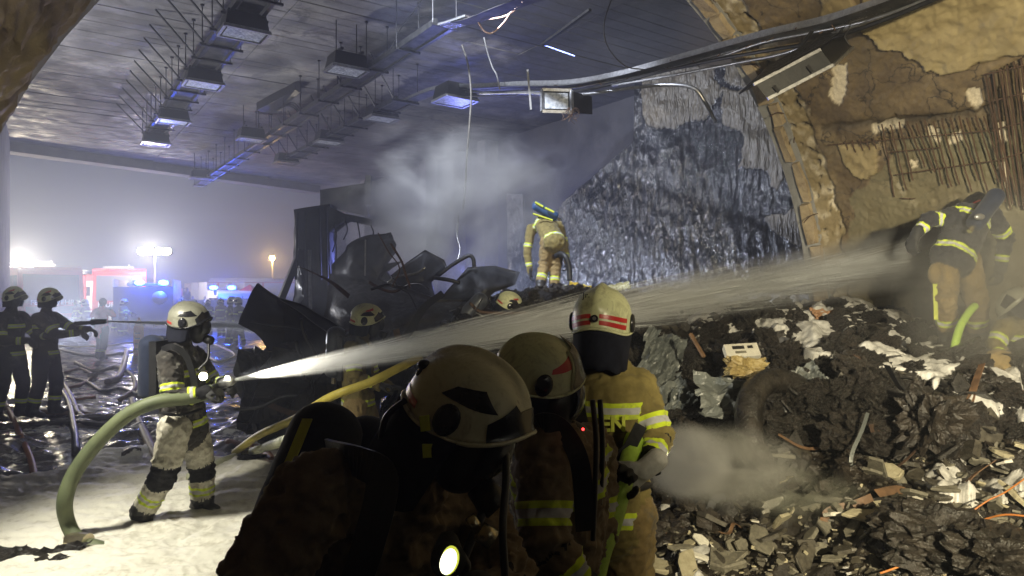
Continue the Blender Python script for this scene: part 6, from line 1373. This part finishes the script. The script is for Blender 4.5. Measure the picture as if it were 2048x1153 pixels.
# buckled ribs, rods and hanging wires of the wreck
for i in range(26):
    px_ = rnd.uniform(560, 980); py_ = rnd.uniform(540, 800) if px_ > 690 else rnd.uniform(640, 840); d = rnd.uniform(8.0, 9.6) if px_ > 690 else rnd.uniform(7.5, 8.1); a = PX(px_, py_, d-.3); pts = [a]
    dr_ = Vector((rnd.uniform(-1, 1), rnd.uniform(-.3, .2), rnd.uniform(-.6, 1))).normalized()
    for q in range(3): dr_ = (dr_+Vector((rnd.gauss(0, .35), rnd.gauss(0, .2), rnd.gauss(0, .35)))).normalized(); pts.append(pts[-1]+dr_*rnd.uniform(.12, .32))
    if i % 3: m = MB(); m.tube(spline(pts, 5), rnd.uniform(.007, .022), 6); m.build('bent_rod', MT[rnd.choice(['dark_steel', 'rust', 'galvanised', 'burnt_sheet'])], WR, True)
    else: ribbon('buckled_strip', pts, rnd.uniform(.04, .12), MT[rnd.choice(['burnt_sheet', 'rust', 'grey_sheet'])], WR, .006, (0, -.7, .5), rnd.uniform(-1, 1), 6)
for (x, y, x2, y2) in ((596,425,592,560),(611,423,606,590),(638,418,642,560),(652,415,656,590)): m = MB(); m.bar(PX(x, y, 11.5), PX(x2, y2, 11.35), .03, .03); m.build('frame_rib', MT['dark_steel'], WR)
for (x, y, l) in ((668,445,60),(690,440,40),(715,445,75),(742,452,30)): m = MB(); m.tube(spline([PX(x, y, 12), PX(x+5, y+l*.5, 11.9), PX(x-3, y+l, 11.9)], 4), .012, 6); m.build('hanging_wire', MT['dark_steel'], WR, True)

# ================================================================ hoses
simple('hose_green', (.085, .105, .055), (.16, .185, .09), .6, 0, 5, .4, .003, 160); simple('hose_yellow', (.42, .34, .04), (.58, .48, .08), .5, 0, 12, .3, .002, 160); simple('hose_dark', (.02, .02, .02), (.06, .055, .05), .45, 0, 12, .3); simple('hose_tan', (.14, .09, .045), (.26, .18, .10), .55, 0, 9, .3); simple('hose_pale', (.45, .48, .30), (.66, .66, .52), .6, 0, 6, .4, .003, 120); simple('hose_orange', (.22, .08, .03), (.34, .15, .06), .55, 0, 9, .3)
wire('fire_hose', [PX(425,782,5.56), PX(380,796,5.45), PX(315,804,5.35), PX(255,830,5.3), PX(195,885,5.25), PX(150,945,5.2), PX(130,1000,5.15), PX(135,1045,5.2), GP(158,1082,.06), GP(195,1096,.02), GP(240,1106,-.05)], .056, MT['hose_green'], 'thick green hose looping from the fire fighter on foam back down to the floor', 'hose', 10)
wire('fire_hose', [GP(380,955,.06), GP(440,925,.06), GP(500,905,.06), PX(560,885,6.1), PX(600,872,5.6), PX(700,850,5)], .048, MT['hose_pale'], 'foam covered lime hose running to the crouching fire fighter', 'hose', 10)
wire('fire_hose', [GP(470,905,.05), PX(520,870,7.0), PX(590,838,6.6), PX(660,795,6.3), PX(740,765,6.3), PX(800,735,6.4), PX(840,715,6.6)], .042, MT['hose_yellow'], 'yellow hose rising from the wreck to the fire fighter in ochre', 'hose', 10)
wire('fire_hose', [PX(1268,878,2.80), PX(1256,930,2.68), PX(1240,985,2.60), PX(1222,1050,2.50), PX(1200,1110,2.44), PX(1180,1200,2.4), PX(1150,1330,2.4)], .040, MT['lime_hose'], 'flat lime hose held in the gloved hand of the fire fighter seen from behind', 'hose', 10)
HL = [([(0,785),(22,830),(45,880),(62,920),(70,960)], .035, 'hose_orange', 'orange brown hose lying toward the viewer at the far left edge'),
 ([(105,720),(112,760),(135,800),(148,860),(152,905)], .045, 'hose_dark', 'dark hose dropping from the left fire fighter toward the foam'),
 ([(100,715),(140,790),(160,830),(215,838),(262,822),(330,815)], .04, 'hose_dark', 'black hose curving from the left fire fighter to the green hose'),
 ([(-20,812),(60,822),(160,828),(250,832),(300,800),(330,760),(345,738)], .04, 'hose_tan', 'long tan and dark hose crossing the floor behind the fire fighter on foam'),
 ([(120,700),(180,712),(240,708),(300,700),(340,692)], .04, 'hose_tan', 'tan hose lying level near the feet of the person in red'),
 ([(130,745),(160,738),(185,752),(160,770),(130,780),(145,800),(190,795)], .035, 'hose_orange', 'orange hose in a small loop left of the person in red'),
 ([(150,725),(190,742),(230,735),(262,748),(270,775),(240,800)], .04, 'hose_tan', 'tan hose curling behind the air cylinder of the fire fighter on foam'),
 ([(215,765),(238,752),(250,722),(254,700)], .07, 'hose_tan', 'short thick tan suction hose rising between the loops'),
 ([(100,690),(150,694),(210,692),(260,686),(310,690)], .035, 'hose_yellow', 'yellow hose lying farthest back across the wet ground'),
 ([(135,755),(175,765),(205,783),(240,778),(280,790)], .035, 'hose_dark', 'dark hose lying across the loops in the middle'),
 ([(265,800),(278,840),(300,890),(320,925)], .06, 'hose_tan', 'corrugated tan hose under the backpack of the fire fighter on foam'),
 ([(430,690),(455,700),(470,712),(440,724),(420,716)], .04, 'hose_yellow', 'pale yellow hose loop right of the masked fire fighter'),
 ([(455,885),(490,893),(525,900),(545,925)], .05, 'hose_orange', 'orange ribbed hose end emerging under the foamy lime hose'),
 ([(60,850),(140,846),(220,852),(300,866)], .035, 'hose_dark', 'dark hose half sunk in slush left of the green hose')]
for pts, r_, mt_, lb in HL: wire('fire_hose', [GP(x, y, r_*.8) if y > 640 else GP(x, y, 0) for x, y in pts], r_, MT[mt_], lb, 'hose', 8)
# rib rings on the orange hose end would be a pattern; couplings
for (x, y) in ((262, 822), (185, 752), (158, 1082), (500, 905)):
    p = GP(x, y, .07); CPL = {262: 'metal coupling on the dark hose near the green hose', 185: 'metal coupling on the small orange loop', 158: 'metal coupling where the green hose meets the foam', 500: 'metal coupling on the foamy lime hose'}[x]
    m = MB(); m.tube([p+Vector((-.08, .02, 0)), p+Vector((.08, -.02, 0))], .062, 14); o = m.build('hose_coupling', MT['brass'], None, False, p); tag(o, CPL, 'coupling')
# folded wet tarp heap at lower left
crumple('dark_tarp', GP(-60, 1135, .02), Vector((.62, .08, .02)), Vector((.05, .22, .03)), .05, MT['char_wet'], 'black wet tarp scrap on the foam at the lower left corner', 'tarp', 77)

# ================================================================ water jets
t = NT('water_drops'); t.set(Base_Color=(.85, .87, .88), Roughness=.4); t.b.inputs['Subsurface Weight'].default_value = 0
tl_ = t.nd('ShaderNodeBsdfTranslucent'); tl_.inputs[0].default_value = (.85, .87, .88, 1); mx = t.nd('ShaderNodeMixShader'); mx.inputs[0].default_value = .5; t.ln(t.b.outputs[0], mx.inputs[1]); t.ln(tl_.outputs[0], mx.inputs[2]); t.ln(mx.outputs[0], t.o.inputs[0]); MT['water_drops'] = t.m
def jet(path, rads, n, label, seed, L0=.10, wmin=.0012, wmax=.0035, name='water_jet'):
    rs = np.random.RandomState(seed); P = spline(path, 20); m_ = len(P); Pa = np.array([tuple(p) for p in P]); rr = np.interp(np.linspace(0, 1, m_), np.linspace(0, 1, len(rads)), rads)
    t = rs.uniform(0, 1, n)**.95*(m_-2); i = t.astype(int); f = (t-i)[:, None]; c = Pa[i]*(1-f)+Pa[i+1]*f; T = Pa[i+1]-Pa[i]; T /= np.linalg.norm(T, axis=1)[:, None]; r = rr[i]*(1-f[:, 0])+rr[i+1]*f[:, 0]
    up = np.array([0, 0, 1.0]); X_ = np.cross(T, up); X_ /= np.linalg.norm(X_, axis=1)[:, None]; Z_ = np.cross(X_, T); g = rs.normal(0, .46, (n, 2)); g = np.clip(g, -1.2, 1.2); c = c+X_*(g[:, :1]*r[:, None])+Z_*(g[:, 1:]*r[:, None])
    d = T+(X_*g[:, :1]+Z_*g[:, 1:])*.07; L = rs.uniform(.3, 1, n)[:, None]*L0*(.5+r[:, None]*3); wv_ = rs.uniform(wmin, wmax, n)[:, None]
    v = np.stack([c-d*L, c+X_*wv_, c+d*L, c-X_*wv_*.5+Z_*wv_, c-X_*wv_*.5-Z_*wv_], 1).reshape(-1, 3); b = np.arange(n)*5
    fs = np.concatenate([np.stack([b, b+1, b+3], 1), np.stack([b, b+3, b+4], 1), np.stack([b, b+4, b+1], 1), np.stack([b+2, b+3, b+1], 1), np.stack([b+2, b+4, b+3], 1), np.stack([b+2, b+1, b+4], 1)])
    o = mk(name, v, fs, MT['water_drops'], None, False); tag(o, label, 'water jet', kind='stuff'); return o
JA = PX(466, 761, 5.54); JB = PX(1960, 488, 7.55); JP = [JA+(JB-JA)*k/6 for k in range(7)]
jet(JP, [.010, .06, .13, .17, .19, .18, .15, .13, .12], 9000, 'broad water jet shooting across the picture to the vault wall', 1, .34, .0004, .0010)
jet([PX(212,643,10.5), PX(300,646,10.6), PX(420,650,10.8), PX(520,655,11)], [.006, .02, .05, .07], 3500, 'thin level water jet from the branch pipe', 2, .12, .001, .003)

# ================================================================ haze, smoke and mist volumes
def volmat(name, dens, col, nscale, lo, hi, stretch=(1, 1, 1), fall=True, aniso=.3, detail=3, power=1.0, emission=0):
    m_ = bpy.data.materials.new(name); m_.use_nodes = True; nt = m_.node_tree; nt.nodes.remove(nt.nodes['Principled BSDF']); out = nt.nodes['Material Output']; v = nt.nodes.new('ShaderNodeVolumePrincipled'); nt.links.new(v.outputs[0], out.inputs['Volume'])
    v.inputs['Color'].default_value = (*col, 1); v.inputs['Anisotropy'].default_value = aniso; v.inputs['Density'].default_value = dens
    if nscale:
        N = lambda t_: nt.nodes.new(t_); tc = N('ShaderNodeTexCoord'); mp = N('ShaderNodeMapping'); mp.inputs['Scale'].default_value = stretch; nt.links.new(tc.outputs['Object'], mp.inputs[0])
        nz = N('ShaderNodeTexNoise'); nz.inputs['Scale'].default_value = nscale; nz.inputs['Detail'].default_value = detail; nz.inputs['Roughness'].default_value = .6; nz.inputs['Distortion'].default_value = .6; nt.links.new(mp.outputs[0], nz.inputs['Vector'])
        mr = N('ShaderNodeMapRange'); mr.inputs[1].default_value = lo; mr.inputs[2].default_value = hi; nt.links.new(nz.outputs['Fac'], mr.inputs[0])
        ln = N('ShaderNodeVectorMath'); ln.operation = 'LENGTH'; nt.links.new(tc.outputs['Object'], ln.inputs[0]); fr_ = N('ShaderNodeMapRange'); fr_.inputs[1].default_value = 1.0; fr_.inputs[2].default_value = .25; nt.links.new(ln.outputs['Value'], fr_.inputs[0])
        fr_.interpolation_type = 'SMOOTHSTEP'; mu = N('ShaderNodeMath'); mu.operation = 'MULTIPLY'; nt.links.new(mr.outputs[0], mu.inputs[0]); nt.links.new(fr_.outputs[0], mu.inputs[1]); m2 = N('ShaderNodeMath'); m2.operation = 'MULTIPLY'; nt.links.new(mu.outputs[0], m2.inputs[0]); m2.inputs[1].default_value = dens; nt.links.new(m2.outputs[0], v.inputs['Density'])
    return m_
def puff(name, c, rad, mat, label, rot=None):
    m = MB(); m.ell((0, 0, 0), (1, 1, 1), None, 20, 12); o = mk(name, m.v, m.f, mat, None, True); o.location = c; o.scale = rad
    if rot: o.rotation_euler = rot
    return tag(o, label, 'smoke', kind='stuff')
puff('smoke', PX(880, 410, 12.4), (2.5, 1.4, 1.75), volmat('smoke_pale', 3.2, (.93, .93, .90), 1.7, .45, .66, (1, 1, 1), aniso=.1), 'pale smoke boiling up from the burnt lorry under the ceiling')
puff('smoke', PX(960, 480, 12.8), (1.6, 1.2, 1.8), volmat('smoke_blue', 1.8, (.85, .87, .95), 1.5, .46, .70, (1, 1, 1), aniso=.1), 'bluish smoke between the wreck and the fire fighter on the heap')
puff('smoke', PX(760, 560, 9.6), (1.5, .8, .9), volmat('smoke_thin', .35, (.7, .7, .72), 1.8, .35, .75), 'thin smoke drifting over the black sheets')
puff('mist', PX(2010, 590, 5.9), (1.05, .75, 1.15), volmat('mist_warm', 1.9, (.96, .94, .88), 1.1, .28, .7, aniso=.2), 'warm lit mist around the legs of the two at the right')
puff('mist', PX(1220, 500, 11.6), (1.0, .8, .6), volmat('mist_wall', .35, (.85, .85, .83), 1.6, .48, .72), 'mist before the wet wall right of the fire fighter on the heap')
puff('mist', PX(1372, 922, 3.35), (.26, .26, .20), volmat('spray_mist', 26.0, (.88, .87, .82), 1.2, .30, .7, aniso=.2), 'dense spray mist bursting beside the hand with the lime hose')
puff('mist', PX(1455, 935, 3.75), (.48, .40, .27), volmat('spray_mist_thin', 9.0, (.88, .87, .80), 1.6, .40, .72, aniso=.2), 'thinner spray mist spreading over the dark hollow')
puff('mist', PX(1590, 985, 4.2), (.45, .40, .20), volmat('spray_mist_far', 5.0, (.85, .86, .70), 1.8, .45, .75, aniso=.2), 'yellowish spray mist above the broad pale plate')
puff('mist', PX(1680, 555, 7.0), (1.3, .45, .28), volmat('jet_mist', .9, (.85, .85, .82), 1.5, .25, .7, (1, 1, 1), aniso=.2), 'faint mist where the broad jet nears the vault wall', (0, R(-6), 0))
puff('smoke', PX(1010, 330, 13.5), (1.6, 1.0, .9), volmat('smoke_wisp', 1.4, (.9, .9, .92), 1.8, .47, .7), 'thin wisps rolling along under the ceiling toward the wet wall')
puff('smoke', PX(70, 690, 8.6), (1.6, .8, .9), volmat('haze_left', .5, (.93, .93, .95), 1.2, .3, .8), 'thin haze before the two dark figures at the left')
def tubevol(name, path, rads, mat, label):
    m = MB(); P = spline(path, 8); rr = np.interp(np.linspace(0, 1, len(P)), np.linspace(0, 1, len(rads)), rads); m.tube(P, list(rr), 14); o = m.build(name, mat, None, True, path[0]); return tag(o, label, 'water jet', kind='stuff')
def jetvol(name, a, b, R0, R1, d0, d1, label, pw=.7, nz=True):
    """soft edged straight jet: density falls off from the axis and is streaked along it"""
    a = Vector(a); b = Vector(b); L = (b-a).length; m = MB(); n = 12; m.tube([Vector((L*i/n, 0, 0)) for i in range(n+1)], [R0+(R1-R0)*(i/n)**pw for i in range(n+1)], 16)
    mt = bpy.data.materials.new(name); mt.use_nodes = True; nt = mt.node_tree; nt.nodes.remove(nt.nodes['Principled BSDF']); v = nt.nodes.new('ShaderNodeVolumePrincipled'); nt.links.new(v.outputs[0], nt.nodes['Material Output'].inputs['Volume'])
    v.inputs['Color'].default_value = (.97, .97, .96, 1); v.inputs['Anisotropy'].default_value = .15
    def N(op, x, y=None, z=None, cl=False):
        q = nt.nodes.new('ShaderNodeMath'); q.operation = op; q.use_clamp = cl
        for i, w_ in enumerate((x, y, z)):
            if w_ is None: continue
            if isinstance(w_, (int, float)): q.inputs[i].default_value = w_
            else: nt.links.new(w_, q.inputs[i])
        return q.outputs[0]
    tc = nt.nodes.new('ShaderNodeTexCoord'); sp = nt.nodes.new('ShaderNodeSeparateXYZ'); nt.links.new(tc.outputs['Object'], sp.inputs[0])
    u = N('DIVIDE', sp.outputs[0], L, None, True); rr = N('SQRT', N('ADD', N('MULTIPLY', sp.outputs[1], sp.outputs[1]), N('MULTIPLY', sp.outputs[2], sp.outputs[2])))
    Ru = N('MULTIPLY_ADD', N('POWER', u, pw), R1-R0, R0); q = N('SUBTRACT', 1.0, N('DIVIDE', rr, Ru), None, True); q = N('POWER', q, 1.2)
    D = N('MULTIPLY', q, N('DIVIDE', d0, N('MULTIPLY_ADD', u, d0/d1-1, 1.0)))
    if nz:
        mp = nt.nodes.new('ShaderNodeMapping'); mp.inputs['Scale'].default_value = (.55, 9, 9); nt.links.new(tc.outputs['Object'], mp.inputs[0]); no = nt.nodes.new('ShaderNodeTexNoise'); no.inputs['Scale'].default_value = 1.6; no.inputs['Detail'].default_value = 3; nt.links.new(mp.outputs[0], no.inputs['Vector'])
        D = N('MULTIPLY', D, N('MULTIPLY_ADD', no.outputs['Fac'], 3.2, -.75, ))
        D = N('MAXIMUM', D, 0.0)
    nt.links.new(D, v.inputs['Density']); o = mk(name, m.v, m.f, mt, None, True); o.location = a; o.rotation_euler = (b-a).to_track_quat('X', 'Z').to_euler(); return tag(o, label, 'water jet', kind='stuff')
jetvol('jet_spray', PX(466, 761, 5.54), PX(1960, 488, 7.55), .012, .42, 60, 3.6, 'fine spray around the broad water jet')
jetvol('jet_spray', PX(212, 643, 10.5), PX(560, 656, 11.1), .012, .20, 14, 2.5, 'fine spray around the thin level jet')
hz_ = MB(); hz_.box((-14, 28, 4.2), (96, 84, 10.6)); hz = hz_.build('haze', volmat('haze_air', .013, (.78, .84, 1.0), 0, 0, 1, aniso=.5)); tag(hz, 'thin bluish haze filling the tunnel and the air outside', 'haze', kind='stuff')
